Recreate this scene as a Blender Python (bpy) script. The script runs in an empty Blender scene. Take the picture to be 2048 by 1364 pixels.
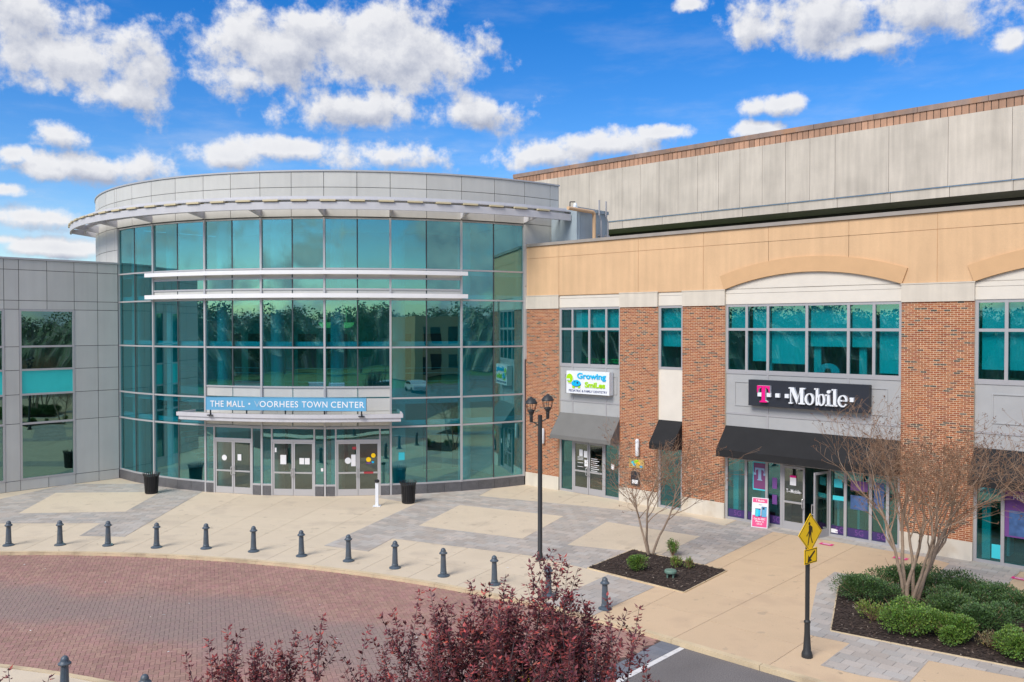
import bpy, math, random
from mathutils import Vector, Matrix
from mathutils.geometry import tessellate_polygon
R = math.radians
rnd = random.Random(7)
sc = bpy.context.scene
C = sc.collection
# ------------------------------------------------------------------ camera, sky, sun, exposure
CAMH = 7.6
cam_d = bpy.data.cameras.new('camera'); cam = bpy.data.objects.new('camera', cam_d); C.objects.link(cam)
cam_d.sensor_width = 36; cam_d.lens = 1680 / 2048 * 36; cam_d.clip_end = 3000; cam_d.clip_start = .1
cam.location = (0, 0, CAMH); cam.rotation_euler = (R(90 - 1.02), 0, 0)
sc.camera = cam
sc.view_settings.view_transform = 'Standard'; sc.view_settings.look = 'None'
sc.view_settings.exposure = 0.62; sc.view_settings.gamma = 1; sc.view_settings.use_curve_mapping = False
SUN = Vector((-.62, -.785, 0)).normalized() * math.cos(R(44)) + Vector((0, 0, math.sin(R(44))))
sl = bpy.data.lights.new('sun', 'SUN'); sl.energy = 2.2; sl.angle = R(30); sl.color = (1, .95, .87)
so = bpy.data.objects.new('sun', sl); C.objects.link(so); so.location = (0, 0, 60)
so.rotation_euler = SUN.to_track_quat('Z', 'Y').to_euler()

def build_world():
    w = bpy.data.worlds.new('World'); sc.world = w; w.use_nodes = True
    nt = w.node_tree; nt.nodes.clear(); N = nt.nodes; L = nt.links
    def mt(op, a, b=None, c=None, clamp=False):
        n = N.new('ShaderNodeMath'); n.operation = op; n.use_clamp = clamp
        for i, v in enumerate((a, b, c)):
            if v is None: continue
            if isinstance(v, (int, float)): n.inputs[i].default_value = v
            else: L.new(v, n.inputs[i])
        return n.outputs[0]
    def vm(op, a, b=None):
        n = N.new('ShaderNodeVectorMath'); n.operation = op
        for i, v in enumerate((a, b)):
            if v is None: continue
            if isinstance(v, tuple): n.inputs[i].default_value = v
            else: L.new(v, n.inputs[i])
        return n
    out = N.new('ShaderNodeOutputWorld'); bg = N.new('ShaderNodeBackground'); L.new(bg.outputs[0], out.inputs[0])
    bg.inputs[1].default_value = .1
    sky = N.new('ShaderNodeTexSky'); sky.sky_type = 'NISHITA'; sky.sun_disc = False
    sky.sun_elevation = R(44); sky.sun_rotation = math.atan2(SUN.x, SUN.y)
    sky.altitude = 50; sky.air_density = 1.0; sky.dust_density = .4; sky.ozone_density = 3.0
    hs = N.new('ShaderNodeHueSaturation'); hs.inputs['Saturation'].default_value = 1.45; hs.inputs['Value'].default_value = 1.08; hs.inputs['Hue'].default_value = .512
    L.new(sky.outputs[0], hs.inputs['Color'])
    tc = N.new('ShaderNodeTexCoord'); sx = N.new('ShaderNodeSeparateXYZ'); L.new(tc.outputs['Generated'], sx.inputs[0])
    az = mt('ARCTAN2', sx.outputs[0], sx.outputs[1])
    hyp = mt('SQRT', mt('ADD', mt('MULTIPLY', sx.outputs[0], sx.outputs[0]), mt('MULTIPLY', sx.outputs[1], sx.outputs[1])))
    el = mt('ARCTAN2', sx.outputs[2], hyp)
    # deepen the blue with elevation: clear air overhead
    cv = N.new('ShaderNodeCombineXYZ'); L.new(az, cv.inputs[0]); L.new(el, cv.inputs[1])
    P = cv.outputs[0]
    blobs = [(70,30,135,62),(165,125,190,68),(235,185,105,40),(130,270,72,26),(190,338,160,30),(100,345,60,18),(560,105,175,72),(760,110,190,92),(710,215,150,42),
             (625,55,120,42),(900,130,70,52),(490,160,95,32),(950,226,104,34),(450,312,75,26),(590,300,85,20),(770,312,140,30),(1085,312,95,26),
             (1205,292,130,28),(1330,266,70,14),(1560,212,62,20),(1515,260,48,16),(1640,30,180,62),(1850,25,200,55),(1540,62,85,34),(1740,85,110,26),
             (2015,88,50,24),(60,432,140,24),(110,495,120,18),(18,380,40,14),(25,308,48,20),(0,478,50,12),(1380,15,26,14),(250,430,60,14),(2300,120,160,60),
             (-250,200,160,70),(-200,420,120,30),(2450,300,150,35),(-350,60,140,60)]
    # domain warp so the cloud outlines are ragged
    n1 = N.new('ShaderNodeTexNoise'); n1.inputs['Scale'].default_value = 21; n1.inputs['Detail'].default_value = 9; n1.inputs['Roughness'].default_value = .62
    L.new(P, n1.inputs['Vector'])
    dens = None; dup = None
    for (px, py, wx, wy) in blobs:
        x = (px - 1024) / 1680; y = -(py - 652) / 1680
        a = math.atan(x); e = math.atan(y / math.hypot(1, x)); k = 1 / 1680 / (1 + x * x) 
        ww = wx * k * 1.18; hh = wy / 1680 / math.hypot(1, x) * 1.25
        d = vm('SUBTRACT', P, (a, e, 0)); s = vm('MULTIPLY', d.outputs[0], (1 / ww, 1 / hh, 0))
        l = vm('LENGTH', s.outputs[0]).outputs[1]
        v = mt('SUBTRACT', 1.0, l)
        dens = v if dens is None else mt('MAXIMUM', dens, v)
        l2 = vm('LENGTH', vm('ADD', s.outputs[0], (-.1, .014 / hh, 0)).outputs[0]).outputs[1]
        dup = mt('SUBTRACT', 1.0, l2) if dup is None else mt('MAXIMUM', dup, mt('SUBTRACT', 1.0, l2))
    toplit = mt('SUBTRACT', dens, dup)
    # clouds over the rest of the sky, outside the framed sector
    def far(shift):
        q = vm('ADD', tc.outputs['Generated'], shift).outputs[0]
        n = N.new('ShaderNodeTexNoise'); n.inputs['Scale'].default_value = 2.6; n.inputs['Detail'].default_value = 7; n.inputs['Roughness'].default_value = .55
        q2 = vm('MULTIPLY', q, (1, 1, 2.2)).outputs[0]; L.new(q2, n.inputs['Vector'])
        return n.outputs['Fac']
    outside = mt('MAXIMUM', mt('SUBTRACT', mt('ABSOLUTE', az), .75), mt('SUBTRACT', el, .45))
    outm = mt('MULTIPLY', outside, 6, clamp=True)
    farv = mt('MULTIPLY', mt('SUBTRACT', far((3.1, 1.7, .4)), .46), 5)
    farm = mt('SUBTRACT', mt('MULTIPLY', mt('ADD', farv, 2), outm), 2)
    dens = mt('ADD', mt('MULTIPLY', mt('MAXIMUM', dens, farm), 1.25), -.03)
    nn = mt('SUBTRACT', n1.outputs['Fac'], .5)
    n4 = N.new('ShaderNodeTexNoise'); n4.inputs['Scale'].default_value = 8; n4.inputs['Detail'].default_value = 2; L.new(P, n4.inputs['Vector'])
    d2 = mt('ADD', mt('ADD', dens, mt('MULTIPLY', nn, 3.6)), mt('MULTIPLY', mt('SUBTRACT', n4.outputs['Fac'], .5), 1.3))
    d2 = mt('ADD', d2, .14)
    alpha = N.new('ShaderNodeMapRange'); alpha.interpolation_type = 'SMOOTHSTEP'; L.new(d2, alpha.inputs[0])
    alpha.inputs[1].default_value = .0; alpha.inputs[2].default_value = .85
    # thin veil near the horizon
    # shading of the cloud: lit tops, grey undersides, from the change of the same noise upward
    P2 = vm('ADD', P, (-.006, .012, 0)).outputs[0]
    n2 = N.new('ShaderNodeTexNoise'); n2.inputs['Scale'].default_value = 21; n2.inputs['Detail'].default_value = 9; n2.inputs['Roughness'].default_value = .62
    L.new(P2, n2.inputs['Vector'])
    n3 = N.new('ShaderNodeTexNoise'); n3.inputs['Scale'].default_value = 9; n3.inputs['Detail'].default_value = 3
    L.new(P, n3.inputs['Vector'])
    df = mt('SUBTRACT', n1.outputs['Fac'], n2.outputs['Fac'])
    sh = mt('ADD', mt('ADD', mt('ADD', .60, mt('MULTIPLY', toplit, .95)), mt('MULTIPLY', df, 2.2)), mt('MULTIPLY', mt('SUBTRACT', n3.outputs['Fac'], .5), .9), clamp=True)
    core = mt('MULTIPLY', mt('SUBTRACT', d2, .6), .35, clamp=True)
    sh = mt('SUBTRACT', sh, mt('MULTIPLY', core, .5), clamp=True)
    cr = N.new('ShaderNodeMix'); cr.data_type = 'RGBA'; L.new(sh, cr.inputs[0])
    cr.inputs[6].default_value = (2.7, 2.95, 3.7, 1); cr.inputs[7].default_value = (5.9, 5.9, 6.0, 1)
    mx = N.new('ShaderNodeMix'); mx.data_type = 'RGBA'; L.new(mt('MULTIPLY', alpha.outputs[0], .97), mx.inputs[0])
    # thin high veil, stronger low down
    pv_ = vm('MULTIPLY', P, (3.0, 11.0, 0)).outputs[0]
    nv = N.new('ShaderNodeTexNoise'); nv.inputs['Scale'].default_value = 1.6; nv.inputs['Detail'].default_value = 7; nv.inputs['Roughness'].default_value = .6; L.new(pv_, nv.inputs['Vector'])
    ve = N.new('ShaderNodeMapRange'); ve.interpolation_type = 'SMOOTHSTEP'; L.new(nv.outputs['Fac'], ve.inputs[0]); ve.inputs[1].default_value = .47; ve.inputs[2].default_value = .75; ve.inputs[4].default_value = .55
    low = N.new('ShaderNodeMapRange'); L.new(el, low.inputs[0]); low.inputs[1].default_value = .28; low.inputs[2].default_value = .06; low.inputs[3].default_value = .25; low.inputs[4].default_value = 1
    vx = N.new('ShaderNodeMix'); vx.data_type = 'RGBA'; L.new(mt('MULTIPLY', ve.outputs[0], low.outputs[0]), vx.inputs[0]); L.new(hs.outputs[0], vx.inputs[6]); vx.inputs[7].default_value = (4.9, 5.1, 5.5, 1)
    L.new(vx.outputs[2], mx.inputs[6]); L.new(cr.outputs[2], mx.inputs[7])
    L.new(mx.outputs[2], bg.inputs[0])
build_world()

# ------------------------------------------------------------------ helpers
TH = R(1.02); F = 1680.0
def ray(px, py):
    x = (px - 1024) / F; y = -(py - 682) / F
    return Vector((x, math.cos(TH) + math.sin(TH) * y, -math.sin(TH) + math.cos(TH) * y))
def gnd(px, py, z=0.0):
    r = ray(px, py); t = (z - CAMH) / r.z
    return Vector((r.x * t, r.y * t))
ROOT = {}
class MB:
    def __init__(s): s.v = []; s.f = []; s.c = []
    def face(s, pts, col=None):
        b = len(s.v); s.v += [tuple(p) for p in pts]; s.f.append(tuple(range(b, b + len(pts)))); s.c.append(col or (1, 1, 1))
    def raw(s, vs, fs, col=None):
        b = len(s.v); s.v += [tuple(p) for p in vs]
        for f in fs: s.f.append(tuple(i + b for i in f)); s.c.append(col or (1, 1, 1))
    def hexa(s, p, col=None):   # 8 corners: bottom ring 0-3 (ccw from above), top ring 4-7
        s.raw(p, [(3, 2, 1, 0), (4, 5, 6, 7), (0, 1, 5, 4), (1, 2, 6, 5), (2, 3, 7, 6), (3, 0, 4, 7)], col)
    def box(s, x0, x1, y0, y1, z0, z1, col=None):
        s.hexa([(x0, y0, z0), (x1, y0, z0), (x1, y1, z0), (x0, y1, z0), (x0, y0, z1), (x1, y0, z1), (x1, y1, z1), (x0, y1, z1)], col)
    def pbox(s, pl, s0, s1, z0, z1, d0, d1, col=None):   # d along the outward normal, d0 < d1
        A = lambda a, z, d: pl.at(a, z, d)
        s.hexa([A(s0, z0, d1), A(s1, z0, d1), A(s1, z0, d0), A(s0, z0, d0), A(s0, z1, d1), A(s1, z1, d1), A(s1, z1, d0), A(s0, z1, d0)], col)
    def prism(s, poly, z0, z1, col=None, bottom=False):
        n = len(poly); b = len(s.v)
        s.v += [(p[0], p[1], z1) for p in poly] + [(p[0], p[1], z0) for p in poly]
        s.f.append(tuple(range(b, b + n))); s.c.append(col or (1, 1, 1))
        for i in range(n):
            j = (i + 1) % n; s.f.append((b + i, b + n + i, b + n + j, b + j)); s.c.append(col or (1, 1, 1))
        if bottom: s.f.append(tuple(range(b + 2 * n - 1, b + n - 1, -1))); s.c.append(col or (1, 1, 1))
    def pprism(s, pl, poly, d0, d1, col=None):           # polygon in (s, z) on a wall plane, extruded outward
        n = len(poly); b = len(s.v)
        s.v += [tuple(pl.at(p[0], p[1], d1)) for p in poly] + [tuple(pl.at(p[0], p[1], d0)) for p in poly]
        for t in tessellate_polygon([[Vector((p[0], p[1], 0)) for p in poly]]):
            s.f.append(tuple(b + i for i in t)); s.c.append(col or (1, 1, 1))
        for i in range(n):
            j = (i + 1) % n; s.f.append((b + i, b + n + i, b + n + j, b + j)); s.c.append(col or (1, 1, 1))
    def tube(s, p0, p1, r0, r1=None, n=8, col=None, caps=True):
        r1 = r0 if r1 is None else r1
        p0 = Vector(p0); p1 = Vector(p1); d = (p1 - p0)
        if d.length < 1e-6: return
        d.normalize(); a = d.orthogonal().normalized(); c = d.cross(a)
        b = len(s.v)
        for (p, r) in ((p0, r0), (p1, r1)):
            for i in range(n):
                t = 2 * math.pi * i / n; s.v.append(tuple(p + (a * math.cos(t) + c * math.sin(t)) * r))
        for i in range(n):
            j = (i + 1) % n; s.f.append((b + i, b + j, b + n + j, b + n + i)); s.c.append(col or (1, 1, 1))
        if caps:
            s.f.append(tuple(range(b + n - 1, b - 1, -1))); s.c.append(col or (1, 1, 1))
            s.f.append(tuple(range(b + n, b + 2 * n))); s.c.append(col or (1, 1, 1))
    def lathe(s, prof, x=0, y=0, n=20, col=None):         # prof: (r, z) bottom to top
        b = len(s.v)
        for (r, z) in prof:
            for i in range(n):
                t = 2 * math.pi * i / n; s.v.append((x + r * math.cos(t), y + r * math.sin(t), z))
        for k in range(len(prof) - 1):
            for i in range(n):
                j = (i + 1) % n
                s.f.append((b + k * n + i, b + k * n + j, b + (k + 1) * n + j, b + (k + 1) * n + i)); s.c.append(col or (1, 1, 1))
        s.f.append(tuple(range(b + n - 1, b - 1, -1))); s.c.append(col or (1, 1, 1))
        k = len(prof) - 1; s.f.append(tuple(range(b + k * n, b + k * n + n))); s.c.append(col or (1, 1, 1))
    def arc(s, t0, t1, r0, r1, z0, z1, n=None, zt=None):  # curved box round the rotunda axis
        n = n or max(1, int(abs(t1 - t0) / 1.3)); P = []
        for i in range(n + 1):
            t = t0 + (t1 - t0) * i / n
            for (r, z) in ((r1, z0), (r0, z0), (r0, z1), (r1, z1)): P.append(DP(t, r, z))
        fs = []
        for i in range(n):
            a = 4 * i; c = a + 4
            fs += [(a, a + 1, c + 1, c)[::-1], (a + 1, a + 2, c + 2, c + 1)[::-1], (a + 2, a + 3, c + 3, c + 2)[::-1], (a + 3, a, c, c + 3)[::-1]]
        fs += [(0, 1, 2, 3)[::-1], (4 * n, 4 * n + 1, 4 * n + 2, 4 * n + 3)]
        s.raw(P, fs)
    def build(s, name, mat, parent=None, smooth=False, origin=None):
        o3 = Vector(ROOT[parent.name]) if parent is not None and parent.name in ROOT else Vector(origin or (0, 0, 0))
        me = bpy.data.meshes.new(name)
        me.from_pydata([(v[0] - o3.x, v[1] - o3.y, v[2] - o3.z) for v in s.v], [], s.f)
        if any(c != (1, 1, 1) for c in s.c):
            at = me.attributes.new('Col', 'FLOAT_COLOR', 'CORNER'); buf = []
            for f, c in zip(s.f, s.c): buf += [c[0], c[1], c[2], 1.0] * len(f)
            at.data.foreach_set('color', buf)
        if smooth: me.polygons.foreach_set('use_smooth', [True] * len(me.polygons))
        for m in (mat if isinstance(mat, list) else [mat]): me.materials.append(m)
        o = bpy.data.objects.new(name, me); C.objects.link(o)
        if parent is not None: o.parent = parent
        else: o.location = o3
        ROOT[o.name] = tuple(o3)
        return o
def smooth_angle(o, a=40):
    me = o.data; me.polygons.foreach_set('use_smooth', [True] * len(me.polygons))
    try: me.set_sharp_from_angle(angle=R(a))
    except Exception: pass
    return o
def empty(name, loc, label=None, cat=None, group=None, local=False):
    o = bpy.data.objects.new(name, None); C.objects.link(o); o.location = loc; o.empty_display_size = .2
    ROOT[o.name] = (0, 0, 0) if local else tuple(loc)
    tag(o, label, cat, group); return o
def tag(o, label=None, cat=None, group=None, kind=None):
    if label: o['label'] = label
    if cat: o['category'] = cat
    if group: o['group'] = group
    if kind: o['kind'] = kind
    return o
def copy_tree(o, parent=None):
    c = o.copy(); C.objects.link(c)
    if parent is not None: c.parent = parent
    for ch in [k for k in o.children]: copy_tree(ch, c)
    return c
class Plane:
    def __init__(s, o, ang):
        s.o = Vector((o[0], o[1])); a = R(ang); s.u = Vector((math.cos(a), math.sin(a))); s.n = Vector((s.u.y, -s.u.x))
    def at(s, a, z, d=0):
        p = s.o + s.u * a + s.n * d; return Vector((p.x, p.y, z))
    def sz(s, px, py, off=0):
        r = ray(px, py); o = s.o + s.n * off; r2 = Vector((r.x, r.y)); t = o.dot(s.n) / r2.dot(s.n)
        p = r * t; return ((Vector((p.x, p.y)) - o).dot(s.u), p.z + CAMH)
    def s(s_, px, off=0): return s_.sz(px, 700, off)[0]
def text_mesh(body, size=1.0, offset=0.0, extrude=.0, spacing=1.0):
    cu = bpy.data.curves.new('lettering', 'FONT'); cu.body = body; cu.size = size; cu.offset = offset; cu.extrude = extrude
    cu.align_x = 'LEFT'; cu.space_character = spacing; cu.resolution_u = 4
    o = bpy.data.objects.new('lettering_source', cu); C.objects.link(o)
    bpy.context.view_layer.update()
    me = bpy.data.meshes.new_from_object(o.evaluated_get(bpy.context.evaluated_depsgraph_get()))
    vs = [v.co.copy() for v in me.vertices]; fs = [tuple(p.vertices) for p in me.polygons]
    bpy.data.objects.remove(o); bpy.data.curves.remove(cu); bpy.data.meshes.remove(me)
    return vs, fs
def put_text(mb, pl, body, s0, s1, z0, z1, d0, d1, offset=0.0, spacing=1.0):
    """flat lettering fitted to a rectangle on a wall plane"""
    vs, fs = text_mesh(body, 1.0, offset, .5, spacing)
    if not vs: return
    ax = min(v.x for v in vs); bx = max(v.x for v in vs); ay = min(v.y for v in vs); by = max(v.y for v in vs)
    P = [pl.at(s0 + (v.x - ax) / (bx - ax) * (s1 - s0), z0 + (v.y - ay) / (by - ay) * (z1 - z0), d0 if v.z < 0 else d1) for v in vs]
    mb.raw(P, fs)

# ------------------------------------------------------------------ materials
def mat(name, base, rough=.6, metal=0.0, var=.0, vscale=2.0, grain=0.0, gscale=60, bump=0.0, bscale=80, col=False, streak=0.0,
        dirt=None, dirt_scale=.5, dirt_amt=0.0, emit=None, rand=0.0, spec=.5, bdist=.01, spots=0):
    m = bpy.data.materials.new(name); m.use_nodes = True; nt = m.node_tree; N = nt.nodes; L = nt.links
    b = N['Principled BSDF']; b.inputs['Roughness'].default_value = rough; b.inputs['Metallic'].default_value = metal
    b.inputs['Specular IOR Level'].default_value = spec
    geo = N.new('ShaderNodeNewGeometry'); pos = geo.outputs['Position']
    rgb = N.new('ShaderNodeRGB'); rgb.outputs[0].default_value = (*base, 1); c = rgb.outputs[0]
    def mul(c, fac_out, lo, hi):
        mr = N.new('ShaderNodeMapRange'); L.new(fac_out, mr.inputs[0]); mr.inputs[1].default_value = .25; mr.inputs[2].default_value = .75
        mr.inputs[3].default_value = lo; mr.inputs[4].default_value = hi
        vmn = N.new('ShaderNodeVectorMath'); vmn.operation = 'SCALE'; L.new(c, vmn.inputs[0]); L.new(mr.outputs[0], vmn.inputs['Scale'])
        return vmn.outputs[0]
    def noise(scale, detail=4, vec=None):
        n = N.new('ShaderNodeTexNoise'); n.inputs['Scale'].default_value = scale; n.inputs['Detail'].default_value = detail
        L.new(vec or pos, n.inputs['Vector']); return n.outputs['Fac']
    if col:
        a = N.new('ShaderNodeAttribute'); a.attribute_name = 'Col'
        mm = N.new('ShaderNodeMix'); mm.data_type = 'RGBA'; mm.blend_type = 'MULTIPLY'; mm.inputs[0].default_value = 1
        L.new(c, mm.inputs[6]); L.new(a.outputs['Color'], mm.inputs[7]); c = mm.outputs[2]
    if rand:
        oi = N.new('ShaderNodeObjectInfo'); mr = N.new('ShaderNodeMapRange'); L.new(oi.outputs['Random'], mr.inputs[0])
        mr.inputs[3].default_value = 1 - rand; mr.inputs[4].default_value = 1 + rand
        vmn = N.new('ShaderNodeVectorMath'); vmn.operation = 'SCALE'; L.new(c, vmn.inputs[0]); L.new(mr.outputs[0], vmn.inputs['Scale']); c = vmn.outputs[0]
    if var: c = mul(c, noise(vscale, 5), 1 - var, 1 + var)
    if grain: c = mul(c, noise(gscale, 2), 1 - grain, 1 + grain)
    if streak:
        vmn = N.new('ShaderNodeVectorMath'); vmn.operation = 'MULTIPLY'; vmn.inputs[1].default_value = (3.2, 3.2, .22); L.new(pos, vmn.inputs[0])
        c = mul(c, noise(1.3, 6, vmn.outputs[0]), 1 - streak, 1 + streak * .4)
    if dirt:
        mr = N.new('ShaderNodeMapRange'); mr.interpolation_type = 'SMOOTHSTEP'; L.new(noise(dirt_scale, 6), mr.inputs[0])
        mr.inputs[1].default_value = .5; mr.inputs[2].default_value = .72; mr.inputs[4].default_value = dirt_amt
        mm = N.new('ShaderNodeMix'); mm.data_type = 'RGBA'; L.new(mr.outputs[0], mm.inputs[0]); L.new(c, mm.inputs[6]); mm.inputs[7].default_value = (*dirt, 1); c = mm.outputs[2]
    if spots:
        for sc2, lo_, am, cc2 in ((5.5, .70, .5, (.20, .16, .12)), (1.7, .66, .35, (.30, .24, .18))):
            mr = N.new('ShaderNodeMapRange'); mr.interpolation_type = 'SMOOTHSTEP'; L.new(noise(sc2, 2), mr.inputs[0])
            mr.inputs[1].default_value = lo_; mr.inputs[2].default_value = lo_ + .06; mr.inputs[4].default_value = am
            mm = N.new('ShaderNodeMix'); mm.data_type = 'RGBA'; L.new(mr.outputs[0], mm.inputs[0]); L.new(c, mm.inputs[6]); mm.inputs[7].default_value = (*cc2, 1); c = mm.outputs[2]
    L.new(c, b.inputs['Base Color'])
    if bump:
        bn = N.new('ShaderNodeBump'); bn.inputs['Strength'].default_value = bump; bn.inputs['Distance'].default_value = bdist
        L.new(noise(bscale, 3), bn.inputs['Height']); L.new(bn.outputs[0], b.inputs['Normal'])
    if emit:
        b.inputs['Emission Color'].default_value = (*emit[0], 1); b.inputs['Emission Strength'].default_value = emit[1]
    return m
def glass(name, tint, refl, rtint, wave=.0035, edge=.55, rough=0.0):
    m = bpy.data.materials.new(name); m.use_nodes = True; nt = m.node_tree; N = nt.nodes; L = nt.links; N.clear()
    out = N.new('ShaderNodeOutputMaterial'); mx = N.new('ShaderNodeMixShader'); tr = N.new('ShaderNodeBsdfTransparent'); gl = N.new('ShaderNodeBsdfGlossy')
    tr.inputs[0].default_value = (*tint, 1); gl.inputs[0].default_value = (*rtint, 1); gl.inputs['Roughness'].default_value = rough
    lw = N.new('ShaderNodeLayerWeight'); lw.inputs[0].default_value = .5
    pw = N.new('ShaderNodeMath'); pw.operation = 'POWER'; L.new(lw.outputs['Facing'], pw.inputs[0]); pw.inputs[1].default_value = 4
    mr = N.new('ShaderNodeMapRange'); L.new(pw.outputs[0], mr.inputs[0]); mr.inputs[3].default_value = refl; mr.inputs[4].default_value = edge + refl * .4
    L.new(mr.outputs[0], mx.inputs[0]); L.new(tr.outputs[0], mx.inputs[1]); L.new(gl.outputs[0], mx.inputs[2]); L.new(mx.outputs[0], out.inputs[0])
    geo = N.new('ShaderNodeNewGeometry'); n = N.new('ShaderNodeTexNoise'); n.inputs['Scale'].default_value = .55; n.inputs['Detail'].default_value = 1
    oi = N.new('ShaderNodeObjectInfo'); ad = N.new('ShaderNodeVectorMath'); ad.operation = 'ADD'; L.new(geo.outputs['Position'], ad.inputs[0])
    sc_ = N.new('ShaderNodeVectorMath'); sc_.operation = 'SCALE'; cc = N.new('ShaderNodeCombineXYZ'); 
    for i in range(3): L.new(oi.outputs['Random'], cc.inputs[i])
    L.new(cc.outputs[0], sc_.inputs[0]); sc_.inputs['Scale'].default_value = 17; L.new(sc_.outputs[0], ad.inputs[1]); L.new(ad.outputs[0], n.inputs['Vector'])
    bn = N.new('ShaderNodeBump'); bn.inputs['Strength'].default_value = 1; bn.inputs['Distance'].default_value = wave; L.new(n.outputs['Fac'], bn.inputs['Height']); L.new(bn.outputs[0], gl.inputs['Normal'])
    return m
M = {}
M['panel'] = mat('grey_metal_panel', (.59, .58, .54), .5, .0, var=.05, vscale=.8, rand=.045, streak=.05)
M['panel_dark'] = mat('shadow_gap', (.06, .055, .055), .8)
M['alu'] = mat('aluminium_frame', (.50, .49, .49), .42, .25)
M['white_bar'] = mat('white_metal', (.86, .85, .84), .5, var=.04, vscale=1.5)
M['ring'] = mat('pale_sunshade_metal', (.58, .57, .585), .5, var=.05, vscale=1, streak=.06)
M['tab'] = mat('cream_tab', (.62, .53, .33), .6)
M['granite'] = mat('dark_granite', (.12, .118, .122), .5, var=.15, vscale=4, grain=.5, gscale=55, rand=.1)
M['teal'] = glass('teal_glass', (.20, .78, .84), .27, (.56, .88, .83))
M['steal'] = glass('shop_teal_glass', (.19, .80, .83), .17, (.55, .84, .85))
M['dteal'] = glass('dark_teal_glass', (.12, .40, .40), .28, (.50, .86, .82))
M['clear'] = glass('door_glass', (.62, .66, .62), .14, (.85, .95, .9), .006)
M['mull_dark'] = mat('dark_joint', (.05, .07, .075), .5)
M['white'] = mat('white_interior', (.72, .73, .72), .7)
M['beam'] = mat('interior_beam', (.75, .82, .85), .6)
M['floor_in'] = mat('interior_floor', (.25, .23, .21), .5, var=.1)
M['wall_in'] = mat('interior_wall', (.52, .46, .36), .8, var=.15, vscale=.4)
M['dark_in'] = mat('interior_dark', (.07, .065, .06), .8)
M['teal_panel'] = mat('turquoise_spandrel', (.03, .60, .58), .35, var=.05, rand=.04)
M['sign_blue'] = mat('light_blue_sign', (.13, .40, .62), .45, var=.05)
M['white_print'] = mat('white_letters', (.85, .85, .85), .6)
M['faded_print'] = mat('faded_letters', (.36, .52, .66), .6)
M['black'] = mat('black_metal', (.018, .018, .02), .45, var=.2)
M['blackpole'] = mat('black_paint', (.028, .03, .031), .5, var=.15)
M['bollard'] = mat('slate_blue_paint', (.075, .10, .125), .42, var=.16, vscale=9, rand=.08, dirt=(.13, .13, .12), dirt_scale=6, dirt_amt=.5)
M['mortar'] = mat('mortar', (.82, .64, .44), .9, var=.1, grain=.15, gscale=40)
M['brick'] = mat('brick', (1, 1, 1), .85, col=True, grain=.18, gscale=70)
M['cast'] = mat('cast_stone', (.66, .59, .49), .8, var=.07, vscale=1.5, streak=.10)
M['stone_base'] = mat('pale_stone_base', (.66, .60, .50), .8, var=.07, vscale=1.2, streak=.10, dirt=(.45, .33, .2), dirt_scale=1.3, dirt_amt=.4)
M['cream'] = mat('cream_render', (.72, .66, .57), .85, var=.04, grain=.05, gscale=120)
M['tan'] = mat('tan_render', (.70, .455, .255), .85, var=.07, vscale=.9, grain=.09, gscale=60, streak=.10)
M['tan_arch'] = mat('darker_tan_render', (.64, .395, .205), .85, var=.05, grain=.05, gscale=110)
M['coping'] = mat('grey_coping', (.34, .30, .26), .6, var=.1)
M['sill_grey'] = mat('grey_spandrel', (.40, .40, .395), .6, var=.05, rand=.03)
M['frame_grey'] = mat('grey_frame', (.40, .39, .395), .5, .1)
M['blind'] = mat('roller_blind', (.78, .80, .80), .8, rand=.06)
M['concrete'] = mat('precast_concrete', (.60, .53, .445), .85, var=.13, vscale=.6, streak=.16, grain=.05, gscale=30, rand=.04)
M['seam_sealant'] = mat('seam_sealant', (.45, .36, .27), .9)
M['brown_metal'] = mat('brown_roof_metal', (.30, .21, .17), .6, var=.4, vscale=.35, streak=.2, dirt=(.45, .22, .1), dirt_scale=.5, dirt_amt=.8)
M['slat'] = mat('copper_siding', (.47, .265, .165), .6, rand=.22, var=.15, streak=.2)
M['bluegrey'] = mat('blue_grey_metal', (.36, .43, .47), .5, var=.06, streak=.1)
M['grey_canvas'] = mat('grey_awning_canvas', (.17, .165, .155), .9, var=.06, grain=.08, gscale=60, bump=.2)
M['black_canvas'] = mat('black_awning_canvas', (.012, .012, .013), .85, var=.2, grain=.15, gscale=60)
M['slab'] = mat('cream_concrete', (.64, .535, .395), .85, var=.07, vscale=.7, grain=.07, gscale=35, dirt=(.42, .35, .27), dirt_scale=.7, dirt_amt=.5, spots=1, rand=.035, bump=.15, bscale=40)
M['slab_warm'] = mat('tan_concrete', (.62, .455, .29), .85, var=.07, vscale=.8, grain=.07, gscale=35, dirt=(.46, .33, .22), dirt_scale=.8, dirt_amt=.5, spots=1, rand=.03, bump=.15, bscale=40)
M['kerb'] = mat('kerb_concrete', (.62, .49, .31), .85, var=.12, vscale=1.6, grain=.1, gscale=40, dirt=(.32, .24, .16), dirt_scale=1.2, dirt_amt=.6)
M['joint'] = mat('joint_sand', (.22, .19, .16), .95)
M['gpaver'] = mat('grey_paver', (1, 1, 1), .85, col=True, var=.07, vscale=.6, grain=.09, gscale=50, dirt=(.40, .33, .27), dirt_scale=.8, dirt_amt=.4)
M['gbed'] = mat('grey_paver_joint', (.20, .19, .18), .95)
M['asphalt'] = mat('asphalt', (.165, .15, .143), .92, var=.12, vscale=.7, grain=.45, gscale=42, bump=.5, bscale=60)
M['paint'] = mat('white_road_paint', (.72, .70, .67), .7, var=.08, vscale=8, dirt=(.3, .28, .27), dirt_scale=7, dirt_amt=.4)
M['grass'] = mat('lawn', (.10, .18, .05), .95, var=.25, vscale=.5, grain=.3, gscale=10)
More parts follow.
